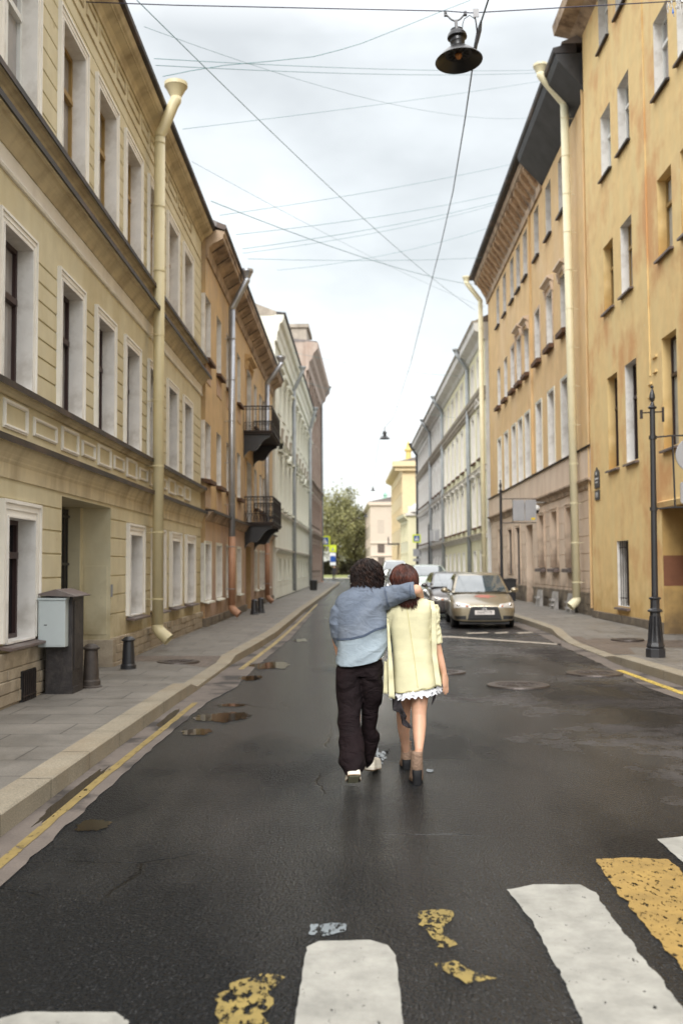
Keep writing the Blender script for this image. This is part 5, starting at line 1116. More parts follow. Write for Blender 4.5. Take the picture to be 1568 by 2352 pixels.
# ================================================================ trees in the park
LEAF=bpy.data.materials.new('willow_leaves'); LEAF.use_nodes=True; t=LEAF.node_tree; n=t.nodes; b=n['Principled BSDF']
gi=n.new('ShaderNodeObjectInfo'); ge=n.new('ShaderNodeTexCoord'); nz=n.new('ShaderNodeTexNoise'); nz.inputs['Scale'].default_value=.5; nz.inputs['Detail'].default_value=3; t.links.new(ge.outputs['Object'],nz.inputs['Vector'])
rp=n.new('ShaderNodeValToRGB'); rp.color_ramp.elements[0].position=.35; rp.color_ramp.elements[0].color=(*lin(98,98,62),1); rp.color_ramp.elements[1].position=.68; rp.color_ramp.elements[1].color=(*lin(158,154,100),1); t.links.new(nz.outputs[0],rp.inputs[0]); t.links.new(rp.outputs[0],b.inputs['Base Color']); b.inputs['Roughness'].default_value=.6
BARK=mat('tree_bark',lin(70,60,50),var=.3,bump=.5,bscale=8)
def tree(x,y,h,w,seed,label,nclump=130,leaves=46,ls=.3):
    rd=random.Random(seed); o=empty('park_tree',(x,y,0),0,label,'tree','trees in the park at the street end')
    g=MB(); tips=[]; th=h*.28
    g.tube([(0,0,-.1),(.05*w,0,th*.5),(0,.02*w,th),(.1,0,h*.55)],[.055*w,.045*w,.038*w,.02*w],9)
    for i in range(11):
        a=i*2.4+rd.random(); z0=th*(.7+.9*rd.random()); L=w*(.25+.25*rd.random()); up=h*(.15+.35*rd.random())
        p0=Vector((0,0,z0)); p2=Vector((L*math.cos(a),L*math.sin(a),min(z0+up,h*.95))); p1=p0.lerp(p2,.5)+Vector((0,0,up*.25)); g.tube([p0,p1,p2],[.02*w,.013*w,.004*w],6); tips+=[p1,p2]
    g.build('trunk',BARK,o)
    g=MB()
    for i in range(nclump):
        u=rd.uniform(-1,1); a=rd.uniform(0,6.283); rr=(rd.random()**.4); q=math.sqrt(1-u*u)
        zc=h*.58+u*h*.40*rr; wid=w*.5*(1-.35*max(0,u)); c_=Vector((q*math.cos(a)*wid*rr,q*math.sin(a)*wid*rr,zc)); c_+=Vector([noise.noise(c_*.25+Vector((seed,k*7,0)))*w*.18 for k in range(3)])
        cr=w*rd.uniform(.05,.11)
        for j in range(leaves):
            d=Vector((rd.gauss(0,1),rd.gauss(0,1),rd.gauss(0,1)*1.3-.4))*cr*.62; p=c_+d
            s1=Vector((rd.gauss(0,1),rd.gauss(0,1),rd.gauss(0,1))).normalized()*ls*rd.uniform(.5,1.2); s2=s1.cross(Vector((rd.gauss(0,1),rd.gauss(0,1),rd.gauss(0,1)))).normalized()*ls*.5
            g.add([p-s1,p+s2,p+s1,p-s2],[(0,1,2,3)])
    g.build('crown',LEAF,o,recalc=False); return o
tree(-3.2,205,19,12,1,'tallest olive green tree beside the brown building at the street end')
tree(1.0,214,15,9.5,2,'lower rounded tree right of the tallest one, against the distant white building',100)
tree(-9,200,17,12,3,'tree mostly hidden behind the brown corner building',90)
tree(-1.0,222,18,11,5,'tree behind the two front park trees filling their gap',100)
tree(4.1,232,10,6,4,'small sparse tree beside the dusty pink building',60)
# park edge shrubs and people far off
o=empty('hedge',(-3,172,0),0,'dark low hedge along the far side of the park lawn','hedge')
g=MB(); rd=random.Random(9)
for i in range(2600):
    p=Vector((rd.uniform(-14,4.5),rd.uniform(40,44),rd.uniform(0,3.0)*rd.random()**.3)); s1=Vector((rd.gauss(0,1),rd.gauss(0,1),rd.gauss(0,1))).normalized()*.45; s2=s1.cross(Vector((0,1,.3))).normalized()*.3; g.add([p-s1,p+s2,p+s1,p-s2],[(0,1,2,3)])
g.build('foliage',mat('dark_hedge',lin(70,66,50),var=.3),o,recalc=False)
# ================================================================ people
SKIN=mat('skin',lin(206,160,132),rough=.5,var=.06,vscale=12,bump=.05,bscale=200); SKIN.node_tree.nodes['Principled BSDF'].inputs['Subsurface Weight'].default_value=.15; SKIN.node_tree.nodes['Principled BSDF'].inputs['Subsurface Radius'].default_value=(.01,.004,.002)
def cloth(name,col,col2=None,amt=.5,rough=.85,weave=260,wv=.12,bump=.25,fold=9):
    m=mat(name,col,rough=rough,var=.10,vscale=7,stain=col2,stain_amt=amt,stain_scale=3,fine=wv,fscale=weave,spec=.2)
    t=m.node_tree; n=t.nodes; b=n['Principled BSDF']; tc=n.new('ShaderNodeTexCoord'); mp=n.new('ShaderNodeMapping'); mp.inputs['Rotation'].default_value=(0,R(32),0); mp.inputs['Scale'].default_value=(.8,1,1.5); t.links.new(tc.outputs['Object'],mp.inputs[0])
    nz=n.new('ShaderNodeTexNoise'); nz.inputs['Scale'].default_value=fold; nz.inputs['Detail'].default_value=3; nz.inputs['Roughness'].default_value=.45; nz.inputs['Distortion'].default_value=1.6; t.links.new(mp.outputs[0],nz.inputs['Vector'])
    bp=n.new('ShaderNodeBump'); bp.inputs['Strength'].default_value=bump; bp.inputs['Distance'].default_value=.06; t.links.new(nz.outputs[0],bp.inputs['Height']); t.links.new(bp.outputs[0],b.inputs['Normal']); return m
DEN=cloth('blue_denim',lin(104,113,127),lin(130,137,147),.6,weave=300,wv=.22); DENL=cloth('light_denim',lin(152,164,172),lin(134,147,158),.5,wv=.12); DENS=mat('denim_seam',lin(74,86,106),rough=.9)
TROU=cloth('dark_maroon_wool',lin(24,15,17),lin(34,21,23),.4,wv=.05,bump=.6,fold=6); BLAZ=cloth('pale_yellow_suiting',lin(208,202,166),lin(214,209,176),.4,wv=.03,bump=.2,fold=3.0); FRILL=cloth('white_frill',lin(226,226,230),wv=.03,bump=.1); SCARF=cloth('charcoal_scarf',lin(52,48,50),wv=.05,bump=.3); SUEDE=cloth('taupe_suede',lin(140,116,98),lin(116,94,78),.7,wv=.1,bump=.4,fold=20); HEEL=mat('black_heel',(.008,.008,.009),rough=.65,spec=.25); RUB=mat('offwhite_rubber',lin(214,206,190),rough=.6,var=.06); SOLE=mat('olive_sole',lin(74,70,52),rough=.7,var=.2,vscale=20); GUM=mat('gum_rubber',lin(160,120,86),rough=.6)
HAIRD=mat('dark_brown_hair',lin(30,22,20),rough=.5,var=.5,vscale=30,spec=.2,stain=lin(66,47,38),stain_amt=.7,stain_scale=22); HAIRR=mat('auburn_hair',lin(58,29,22),rough=.42,var=.4,vscale=26,spec=.35,stain=lin(106,54,36),stain_amt=.6,stain_scale=14)
u_=.000862
def A(zx,zy): return (zx*u_-.3505, 1.8417-zy*u_)      # figure sketch units -> x,z in metres at the couple's distance
def V3(zx,zy,y): x,z=A(zx,zy); k=y/7.97; return Vector((x*k,y,1.68+(z-1.68)*k))    # same sketch, carried to depth y
def folds(amp,sc,seed,stretch=(1,1,.5),rot=0):
    mt=Matrix.Rotation(rot,3,'Y')
    def f_(p,a,t,c):
        d=(p-c); d.z=0
        if d.length<1e-6: return p
        q=mt@p; q=Vector((q.x*stretch[0],q.y*stretch[1],q.z*stretch[2]))*sc
        v=noise.noise(q+Vector((seed,0,0))); v=1-abs(v)*2.2 # ridged
        return p+d.normalized()*amp*(v-.4)
    return f_
def interp(rows,step):
    out=[]
    for a,b in zip(rows[:-1],rows[1:]):
        n_=max(1,int(abs(b[0]-a[0])/step))
        for i in range(n_): t=i/n_; out.append(tuple(x+(y-x)*t for x,y in zip(a,b)))
    out.append(rows[-1]); return out
def garment(g,rows,yc,ry,step=14,n=44,fn=None,pw=.9):
    # rows: (sketch y, left x, right x[, depth scale, y shift])
    rs=[]
    for row in interp([r_ if len(r_)==5 else (*r_,1,0) for r_ in rows],step):
        zy,l,r_,ds,dy=row; a=V3(l,zy,yc+dy-.03); b=V3(r_,zy,yc+dy-.03); rs.append(((a.x+b.x)/2,yc+dy,a.z,(b.x-a.x)/2,ry*ds,pw))
    g.rings(rs,n,fn)
def hand(g,w,d,nrm,th,L=.185,curl=.5,spread=.18,sc=1.0):
    # w wrist, d finger direction, nrm palm normal, th towards the thumb
    d=d.normalized(); nrm=(nrm-d*nrm.dot(d)).normalized(); th=d.cross(nrm)*(1 if d.cross(nrm).dot(th)>0 else -1); pl=L*.52
    g.tube([w-d*.02,w+d*pl*.25,w+d*pl*.65,w+d*pl*1.0],[(.026*sc,.019*sc),(.036*sc,.017*sc),(.042*sc,.015*sc),(.040*sc,.011*sc)],14,side=th)
    for i,(off,ln,r_) in enumerate([(.031,.072,.0085),(.011,.082,.009),(-.009,.076,.0085),(-.028,.060,.0075)]):
        p=w+d*pl*(.92+.04*(i in(1,2)))+th*off*sc; dd=(d+th*off*spread*12*.3).normalized(); c_=curl*(1+.18*i); pts=[p-dd*.02,p]; 
        for sgm,f_ in ((.42,.5),(.32,1.0),(.26,1.5)):
            a=c_*f_*.6; pts.append(pts[-1]+(dd*math.cos(a)+nrm*math.sin(a))*ln*sgm*sc)
        g.tube(pts,[r_*sc*1.05,r_*sc*1.05,r_*sc,r_*sc*.95,r_*sc*.7],8)
    p=w+d*pl*.22+th*.030*sc; td=(d*.75+th*.62+nrm*.25).normalized(); pts=[p-td*.015,p,p+td*.034*sc,p+td*.034*sc+(td*.7+d*.5+nrm*.2).normalized()*.028*sc]; g.tube(pts,[.012*sc,.0125*sc,.010*sc,.007*sc],8)
def head(g,c,face,up,s_=1.0):
    face=face.normalized(); rt=face.cross(up).normalized(); upn=rt.cross(face)
    rot=Matrix((rt,face,upn)).transposed()
    T=lambda x,y,z: c+rot@(Vector((x,y,z))*s_)
    g.ball(T(0,-.015,.02),.076*s_,.096*s_,.100*s_,24,16,rot)
    g.ball(T(0,.025,-.045),.058*s_,.066*s_,.070*s_,20,12,rot); g.ball(T(0,.055,-.092),.026*s_,.026*s_,.022*s_,12,8,rot)
    g.tube([T(0,.082,.012),T(0,.098,-.022),T(0,.108,-.036)],[.008*s_,.011*s_,.013*s_],8); g.ball(T(0,.094,-.041),.016*s_,.012*s_,.008*s_,10,6,rot)
    for q in (-1,1):
        g.ball(T(q*.078,-.008,-.012),.010*s_,.018*s_,.030*s_,10,8,rot); g.ball(T(q*.032,.070,.026),.020*s_,.012*s_,.008*s_,10,6,rot); g.ball(T(q*.04,.058,-.03),.026*s_,.024*s_,.024*s_,10,6,rot)
    g.ball(T(0,.085,-.062),.022*s_,.010*s_,.005*s_,10,6,rot); g.ball(T(0,.084,-.071),.020*s_,.010*s_,.006*s_,10,6,rot)
    return T
def face_bits(T,o,s_=1.0):
    EY=mat('eye_white',lin(220,215,210),rough=.2,var=.02); IR=mat('iris_brown',lin(60,40,28),rough=.1); LP=mat('lips',lin(170,96,86),rough=.4)
    for q in (-1,1):
        g=MB(); g.ball(T(q*.032,.070,.012),.0125*s_,n=12,m=8); e_=g.build('eye',EY,o,smooth=True); g=MB(); g.ball(T(q*.032,.0785,.012),.006*s_,n=10,m=6); g.build('iris',IR,e_,smooth=True)
        g=MB(); g.tube([T(q*.016,.088,.030),T(q*.034,.086,.036),T(q*.052,.070,.031)],.0032*s_,5); g.build('eyebrow',HAIRD,o)
    g=MB(); g.tube([T(-.020,.086,-.065),T(-.008,.095,-.062),T(0,.095,-.064),T(.008,.095,-.062),T(.020,.086,-.065)],[.002,.005,.005,.005,.002],6); g.tube([T(-.018,.086,-.067),T(0,.094,-.071),T(.018,.086,-.067)],[.002,.006,.002],6); g.build('lips',LP,o,smooth=True)
# ------------------------------------------------ the man
man=empty('person',(0,0,0),0,'dark haired person in oversized two-tone denim shirt and maroon trousers, arm round the other','person','walking couple')
YC=8.0
g=MB()
T=head(g,V3(560,262,8.03),Vector((.12,1,-.02)),Vector((0,0,1)),1.0)
g.tube([V3(560,300,8.0),V3(555,400,7.99),V3(552,460,8.0)],[(.062,.062),(.066,.066),(.10,.08)],16)
g.rings([(A(540,460)[0],YC,A(0,450)[1],.14,.07),(A(530,500)[0],YC,A(0,520)[1],.20,.10),(A(520,600)[0],YC,A(0,640)[1],.18,.105),(A(505,800)[0],YC,A(0,850)[1],.155,.095),(A(495,1000)[0],YC,A(0,1040)[1],.165,.105),(A(490,1100)[0],YC,A(0,1180)[1],.165,.11)],24)
# legs inside the trousers
g.tube([V3(410,1100,8.0),V3(415,1400,7.96),V3(425,1600,7.90),V3(425,1900,7.80),V3(428,2040,7.74)],[.085,.07,.055,.045,.035],12)
g.tube([V3(570,1100,8.0),V3(575,1400,8.06),V3(570,1600,8.12),V3(560,1850,8.20),V3(558,1975,8.22)],[.085,.07,.055,.045,.035],12)
# arms : right over her shoulders, left into the pocket
EL=V3(1012,405,7.86)
g.tube([V3(680,500,7.99),V3(850,430,7.88),EL],[.05,.042,.043],12)
HW=V3(1036,520,8.13); g.ball(EL+Vector((0,.0,0)),.044,n=14,m=10)
g.tube([EL,V3(1030,430,7.95),V3(1042,470,8.05),HW],[.044,.042,.036,.028],12)
hand(g,HW,Vector((-.25,.10,-.95)),Vector((-.3,-.9,0)),Vector((-1,.1,0)),curl=.7)
g.tube([V3(350,540,8.0),V3(285,660,8.0),V3(275,860,8.08),V3(300,1000,8.16)],[.055,.045,.038,.028],12); hand(g,V3(300,1000,8.16),Vector((.15,.05,-1)),Vector((1,0,0)),Vector((0,1,0)),curl=.5)
body=g.build('body',SKIN,man); voxel(body,.0055,3)
face_bits(T,man)
# denim shirt
g=MB()
fn=folds(.015,4.2,3.1,(.35,.8,1.7),R(32))
garment(g,[(372,470,640,.55),(395,400,700,.75,0),(425,335,735,.88,0),(465,292,750,.98,0),(520,262,756,1.06,0),(620,262,752,1.12,0),(720,278,746,1.15,0),(850,282,742,1.18,0),(960,276,742,1.2,0),(1040,274,725,1.22,0),(1078,274,700,1.22,0)] and [(372,480,630,.55,0),(395,400,700,.75,0),(425,335,735,.88,0),(465,292,750,.98,0),(520,262,756,1.06,0),(620,262,752,1.12,0),(720,278,746,1.15,0),(850,282,742,1.18,0),(960,276,742,1.2,0),(1040,274,735,1.22,0),(1085,274,720,1.22,0)],YC,.135,12,56,fn,.85)
def tubef(g,path,rad,n,amp,sc,seed,side=None):
    s0=len(g.v); 
    # densify
    P=[Vector(p) for p in path]; PP=[];RR=[]
    for i in range(len(P)-1):
        k_=6
        for j in range(k_):
            t=j/k_; PP.append(P[i].lerp(P[i+1],t)); ra,rb=[(x if isinstance(x,tuple) else (x,x)) for x in (rad[i],rad[i+1])]; RR.append((ra[0]+(rb[0]-ra[0])*t,ra[1]+(rb[1]-ra[1])*t))
    PP.append(P[-1]); RR.append(rad[-1] if isinstance(rad[-1],tuple) else (rad[-1],)*2)
    g.tube(PP,RR,n,side)
    for i in range(s0,len(g.v)):
        j=(i-s0)//n; j=min(j,len(PP)-1); v=Vector(g.v[i]); d=(v-PP[j]); 
        if d.length>1e-6: q=noise.noise(Vector((v.x,v.y,v.z))*sc+Vector((seed,0,0))); g.v[i]=tuple(v+d.normalized()*amp*((1-abs(q)*2.4)-.4))
tubef(g,[V3(690,490,7.985),V3(760,468,7.95),V3(850,438,7.90),V3(930,415,7.865),V3(985,406,7.855)],[(.100,.095),(.088,.085),(.074,.075),(.064,.066),(.058,.06)],28,.009,14,2)
g.tube([V3(935,414,7.865),V3(950,411,7.862),V3(1000,404,7.855)],[(.060,.064),(.068,.068),(.066,.066)],28)
tubef(g,[V3(350,515,8.0),V3(290,600,7.99),V3(268,700,7.99),V3(276,800,8.03),V3(300,890,8.09)],[(.040,.08),(.060,.085),(.052,.075),(.046,.066),(.042,.055)],24,.008,14,5)
sh=g.build('denim_shirt',[DEN,DENL],man); voxel(sh,.0065,2)
me=sh.data; me.materials.clear(); me.materials.append(DEN); me.materials.append(DENL)
def seam(x): # height of the two-tone seam across the back
    pts=[(-.20,A(0,856)[1]),(-.10,A(0,858)[1]),(.0,A(0,845)[1]),(.10,A(0,818)[1]),(.19,A(0,765)[1]),(.32,A(0,735)[1])]
    if x<=pts[0][0]: return pts[0][1]
    for a,b in zip(pts[:-1],pts[1:]):
        if x<=b[0]: return a[1]+(b[1]-a[1])*(x-a[0])/(b[0]-a[0])
    return pts[-1][1]
def hemz(x,y):
    pts=[(-.13,A(0,1075)[1]),(-.08,A(0,1100)[1]),(.0,A(0,1098)[1]),(.10,A(0,1078)[1]),(.20,A(0,1045)[1]),(.27,A(0,1000)[1]),(.34,A(0,900)[1])]
    if x<=pts[0][0]: return pts[0][1]
    for a,b in zip(pts[:-1],pts[1:]):
        if x<=b[0]: return a[1]+(b[1]-a[1])*(x-a[0])/(b[0]-a[0])
    return pts[-1][1]
bot=A(0,1085)[1]; sea=A(0,850)[1]
for v in me.vertices:   # pull the lower part down/up so the hem curves
    w=sm(sea,bot,v.co.z) if v.co.z<sea else 0
    if w>0 and v.co.x>-.13: v.co.z+= (hemz(v.co.x,0)-bot)*w
for p in me.polygons:
    c=p.center; arm=(c.x<-.118 and c.z>A(0,900)[1]); p.material_index=1 if (c.z<seam(c.x) and not arm) else 0
    p.use_smooth=True
g=MB(); bpy.context.view_layer.update()
def surf(o_,x,z,y0=6.5,lift=.003):
    hit,lc,nr,ix=o_.ray_cast(Vector((x,y0,z)),Vector((0,1,0))); return Vector((x,lc.y-lift,z)) if hit else None
def seamline(o_,pts,r_,m_,parent,name='seam',n=30):
    P=[Vector((*A(*p),0)) for p in pts]; out=[]
    for i in range(len(P)-1):
        for j in range(n//(len(P)-1)):
            q=P[i].lerp(P[i+1],j/(n//(len(P)-1))); s_=surf(o_,q.x,q.y)
            if s_: out.append(s_)
    if len(out)>2: g=MB(); g.tube(out,r_,5); return g.build(name,m_,parent,smooth=True)
def seamx(off,r_):
    out=[]
    for i in range(60):
        x=-.115+.40*i/59; q=surf(sh,x,seam(x)+off)
        if q and q.y<8.0: out.append(q)
    g=MB(); g.tube(out,r_,5); return g.build('seam',DENS,sh,smooth=True)
seamx(0,.0045); seamx(.010,.002)
seamline(sh,[(722,385),(732,450),(745,520),(765,565)],.0022,DENS,sh); seamline(sh,[(712,388),(722,450),(735,520),(754,568)],.0018,DENS,sh)
seamline(sh,[(945,350),(940,410),(950,470)],.003,DENS,sh)
seamline(sh,[(280,1066),(320,1090),(400,1090),(500,1078),(600,1056),(680,1025)],.0022,DENL,sh,'hem')
g=MB(); cc=V3(552,392,8.0)
g.rings([(cc.x,8.0,cc.z-.035,.120,.095),(cc.x,8.0,cc.z-.01,.108,.088),(cc.x,8.005,cc.z+.025,.092,.080)],30,cap=False); g.rings([(cc.x,8.0,cc.z+.026,.097,.084),(cc.x-.002,8.0,cc.z+.0,.125,.102),(cc.x-.01,8.0,cc.z-.022,.150,.115)],30,cap=False)
col=g.build('collar',DEN,man,smooth=True,recalc=False); col.modifiers.new('s','SOLIDIFY').thickness=.006
# shirt front flap swinging out on the right
g=MB()
def flap(u,v):
    a=V3(745,760,7.98).lerp(V3(742,1015,7.95),v); b=V3(752,765,8.06).lerp(V3(803,950,8.10),v); p=a.lerp(b,u); p.y+=.012*math.sin(v*9+u*4); return p
g.patch(flap,8,14); q=g.build('shirt_flap',DENL,man,smooth=True,recalc=False); q.modifiers.new('s','SOLIDIFY').thickness=.006
# trousers
g=MB()
fnl=folds(.022,3.8,9,(.45,.8,1.5),R(38))
garment(g,[(1040,300,690,1,0),(1100,274,704,1.0,0),(1190,272,702,1.0,0)],YC,.118,14,44,None,.85)
garment(g,[(1120,276,506,1.04,0),(1300,268,502,1.08,-.01),(1400,267,497,1.05,-.02),(1480,272,499,1.0,-.04),(1600,285,502,.95,-.07),(1750,298,506,.9,-.11),(1850,292,514,.9,-.15),(1930,288,522,.92,-.18),(2000,298,526,.9,-.20),(2050,325,515,.8,-.22),(2088,352,490,.72,-.235)],YC,.118,12,36,fnl,.92)
garment(g,[(1120,470,702,1.04,.0),(1300,478,700,1.08,.02),(1400,490,690,1.05,.04),(1480,492,660,1.0,.07),(1570,492,668,.95,.09),(1680,496,645,.9,.13),(1730,498,668,.9,.15),(1850,502,632,.9,.2),(1940,510,612,.9,.23),(2020,518,575,.8,.25)],YC,.118,12,36,folds(.020,3.8,21,(.45,.8,1.5),R(-34)),.92)
tr=g.build('trousers',TROU,man); voxel(tr,.0065,2)
# shoes
def shoe(parent,heel,toe,w,lift_pitch,name='shoe'):
    # sole outline built along heel->toe direction
    d=toe-heel; L=d.length; d.normalize(); s_=d.cross(Vector((0,0,1))).normalized(); nrm=s_.cross(d)
    out=[]
    prof=[(0,.0),(.02,.55),(.08,.80),(.25,.82),(.45,.74),(.62,.92),(.78,1.0),(.90,.86),(.97,.5),(1,.0)]
    def P(t,k,h): return heel+d*(t*L)+s_*(k*w*.5)+nrm*h
    def ringat(h,sc): 
        return [P(.5+(t-.5)*sc,k*sc,h) for t,k in prof]+[P(.5+(t-.5)*sc,-k*sc,h) for t,k in prof[-2:0:-1]]
    def loft(hs,m_,nm,par):
        g=MB(); n_=len(ringat(0,1)); vs=[]; 
        for h,sc in hs: vs+=ringat(h,sc)
        fs=[(j*n_+i,j*n_+(i+1)%n_,(j+1)*n_+(i+1)%n_,(j+1)*n_+i) for j in range(len(hs)-1) for i in range(n_)]+[tuple(range(n_))[::-1],tuple((len(hs)-1)*n_+i for i in range(n_))]
        g.add(vs,fs); return g.build(nm,m_,par,bevel=.003)
    up=loft([(.026,.96),(.05,.95),(.075,.84),(.09,.6)],RUB,name,parent); loft([(.004,1.0),(.03,1.02)],RUB,'midsole',up); loft([(0,.97),(.0035,1.0)],GUM,'welt',up); loft([(-.003,.93),(-.0005,.95)],SOLE,'outsole',up)
    g=MB()
    for i in range(13):
        t=.08+.84*i/13; a=P(t,-.62,-.0045); c_=P(t+.02,0,-.0045); b=P(t,.62,-.0045); g.tube([a,c_,b],.0028,4)
    g.build('tread',mat('tread_light',lin(150,146,120),rough=.7),up)
    return up
h_=V3(430,2090,7.66); shoe(man,h_,Vector((h_.x-.012,7.83,.006)),.122,0)
h_=V3(560,2030,8.16); shoe(man,Vector((h_.x,8.16,.035)),Vector((h_.x+.075,8.42,.004)),.105,0)
# curly hair : scalp cap plus many wavy locks
def strands(name,o_,m_,fn,N_,seed,extra=None):
    g=MB(); rd=random.Random(seed)
    for i in range(N_): fn(g,rd,i)
    if extra: extra(g)
    return g.build(name,m_,o_,smooth=True,recalc=False)
hc=V3(560,232,8.03)
def curl(g,rd,i):
    th=math.acos(1-1.48*rd.random()); ph=rd.uniform(0,6.283)
    if th>.9 and math.sin(ph)>.55: th*=.55     # keep the face free
    d=Vector((math.sin(th)*math.cos(ph),math.sin(th)*math.sin(ph),math.cos(th)))
    p=hc+Vector((d.x*.092,d.y*.106,d.z*.104+.004)); out=Vector((d.x,d.y,0)); out=out.normalized() if out.length>.05 else Vector((math.cos(ph),math.sin(ph),0)); tng=Vector((-out.y,out.x,0))
    L=rd.uniform(.11,.19); n_=9; pts=[p]; rr=[]; dirn=(out*(.75*math.sin(th)+.35)+Vector((0,0,.35*math.cos(th)-.55))).normalized(); w=rd.uniform(.010,.022); f0=rd.uniform(0,6); fr=rd.uniform(.9,1.7)
    for j in range(1,n_+1):
        t=j/n_; dirn=(dirn+Vector((0,0,-.22))-out*.12*t).normalized(); q=pts[-1]+dirn*L/n_; pts.append(q)
    pp=[]
    for j,q in enumerate(pts):
        t=j/n_; rad=Vector((q.x-hc.x,q.y-hc.y,0)); lim=rd.uniform(.106,.128)
        if rad.length>lim: q=Vector((hc.x,hc.y,q.z))+rad.normalized()*lim
        pp.append(q+tng*math.sin(f0+t*6.28*fr)*w*(.3+t)+out*math.cos(f0+t*6.28*fr)*w*.8*(.3+t))
    fl=i%7==0; g.tube([hc+(q-hc)*1.07 for q in pp] if fl else pp,[.0015]*10 if fl else [x*.62 for x in (.007,.009,.0095,.0095,.009,.008,.0065,.005,.0035,.0012)],5)
def mcap(g): 
    rot=None; g.ball(hc+Vector((0,-.006,.002)),.094,.107,.104,24,16); g.ball(hc+Vector((0,-.03,-.06)),.090,.082,.072,20,12)
strands('hair',man,HAIRD,curl,900,4,mcap)
# ------------------------------------------------ the woman
wom=empty('person',(0,0,0),0,'auburn haired person in pale yellow blazer, white frilled hem and suede heeled boots','person','walking couple')
g=MB(); wc=V3(905,310,8.05)
fdir=Vector((-.80,.60,-.02)); T=head(g,wc,fdir,Vector((-.12,.0,1)),.93)
g.tube([V3(920,340,8.03),V3(935,450,8.0),V3(945,520,8.0)],[(.05,.05),(.052,.052),(.09,.07)],16)
g.rings([(A(950,0)[0],YC,A(0,520)[1],.12,.06),(A(975,0)[0],YC,A(0,580)[1],.165,.085),(A(975,0)[0],YC,A(0,700)[1],.145,.095),(A(980,0)[0],YC,A(0,900)[1],.115,.08),(A(985,0)[0],YC,A(0,1080)[1],.14,.1),(A(985,0)[0],YC,A(0,1200)[1],.155,.11)],24)
# right leg (near), left leg (behind)
g.tube([V3(1050,1180,8.0),V3(1035,1350,7.99),V3(1028,1500,7.975),V3(1027,1560,7.96),V3(1027,1650,7.93),V3(1025,1760,7.88),V3(1022,1860,7.83),V3(1005,2000,7.82)],[(.092,.09),(.073,.075),(.060,.064),(.056,.058),(.055,.060),(.045,.048),(.032,.034),(.028,.03)],18,side=(1,0,0))
g.tube([V3(905,1180,8.02),V3(902,1350,8.08),V3(886,1500,8.16),V3(882,1580,8.20),V3(885,1680,8.27),V3(894,1780,8.34),V3(903,1880,8.40)],[(.085,.085),(.070,.072),(.058,.062),(.056,.06),(.050,.056),(.038,.042),(.028,.03)],18,side=(1,0,0))
# her right arm hanging, left arm forward at his waist
WR=V3(1264,1190,7.98)
g.tube([V3(1165,560,8.0),V3(1175,750,7.99),V3(1195,900,7.98),V3(1215,1000,7.99),V3(1243,1100,7.98),WR],[.040,.032,.034,.034,.028,.022],14)
hand(g,WR,Vector((.10,.0,-1)),Vector((-.75,.65,0)),Vector((-.6,.8,0)),L=.17,curl=.30,sc=.92)
g.tube([V3(800,580,8.0),V3(775,750,8.04),V3(765,850,8.15)],[.045,.038,.034],12); hand(g,V3(762,860,8.17),Vector((-.6,.2,-.5)),Vector((0,-1,0)),Vector((0,0,1)),L=.17,curl=.5,sc=.88)
body=g.build('body',SKIN,wom); voxel(body,.0050,3); face_bits(T,wom,.93)
g=MB(); fb=folds(.010,2.6,31,(1,1,.45),R(14))
def drape(p,a,t,c):
    q=fb(p,a,t,c); w=t*t; d=(q-c); d.z=0
    return q+d.normalized()*(.007*math.sin(a*5+1.2)*w) if d.length>1e-6 else q
garment(g,[(478,905,1060,.5,0),(492,880,1110,.7,0),(515,830,1160,.85,0),(545,800,1180,.95,0),(600,785,1178,1.05,0),(650,778,1165,1.1,0),(750,772,1150,1.08,0),(850,782,1150,1.02,0),(950,790,1165,1.05,0),(1050,792,1185,1.15,0),(1150,792,1205,1.25,0),(1250,790,1228,1.35,0),(1315,792,1238,1.4,0)],YC,.115,12,56,drape,.85)
tubef(g,[V3(1148,545,8.0),V3(1160,640,7.995),V3(1168,740,7.99),V3(1178,820,7.985),V3(1195,905,7.98)],[(.060,.066),(.056,.06),(.052,.056),(.050,.054),(.044,.05)],24,.016,20,8,side=(1,0,0))
tubef(g,[V3(820,560,8.0),V3(785,650,8.01),V3(770,760,8.05),V3(765,830,8.13)],[(.06,.066),(.056,.06),(.05,.054),(.045,.048)],24,.010,16,9,side=(1,0,0))
bl=g.build('blazer',BLAZ,wom); voxel(bl,.0060,2)
me=bl.data; hb=A(0,1315)[1]; hs=A(0,1050)[1]
for v in me.vertices:
    w=sm(hs,hb,v.co.z) if v.co.z<hs else 0
    xx=v.co.x; tgt=A(0,1348)[1]+(A(0,1272)[1]-A(0,1348)[1])*(xx-A(790,0)[0])/(A(1235,0)[0]-A(790,0)[0]); tgt+=.004*math.sin(xx*60)
    if w>0: v.co.z+=(tgt-hb)*w
SEAM=mat('blazer_seam',lin(200,190,128),rough=.9); bpy.context.view_layer.update()
seamline(bl,[(915,545),(930,640),(945,760),(965,900),(985,1050),(1000,1200),(1012,1305)],.0018,SEAM,bl); seamline(bl,[(795,1335),(900,1328),(1010,1312),(1120,1292),(1220,1268)],.0018,SEAM,bl,'hem')
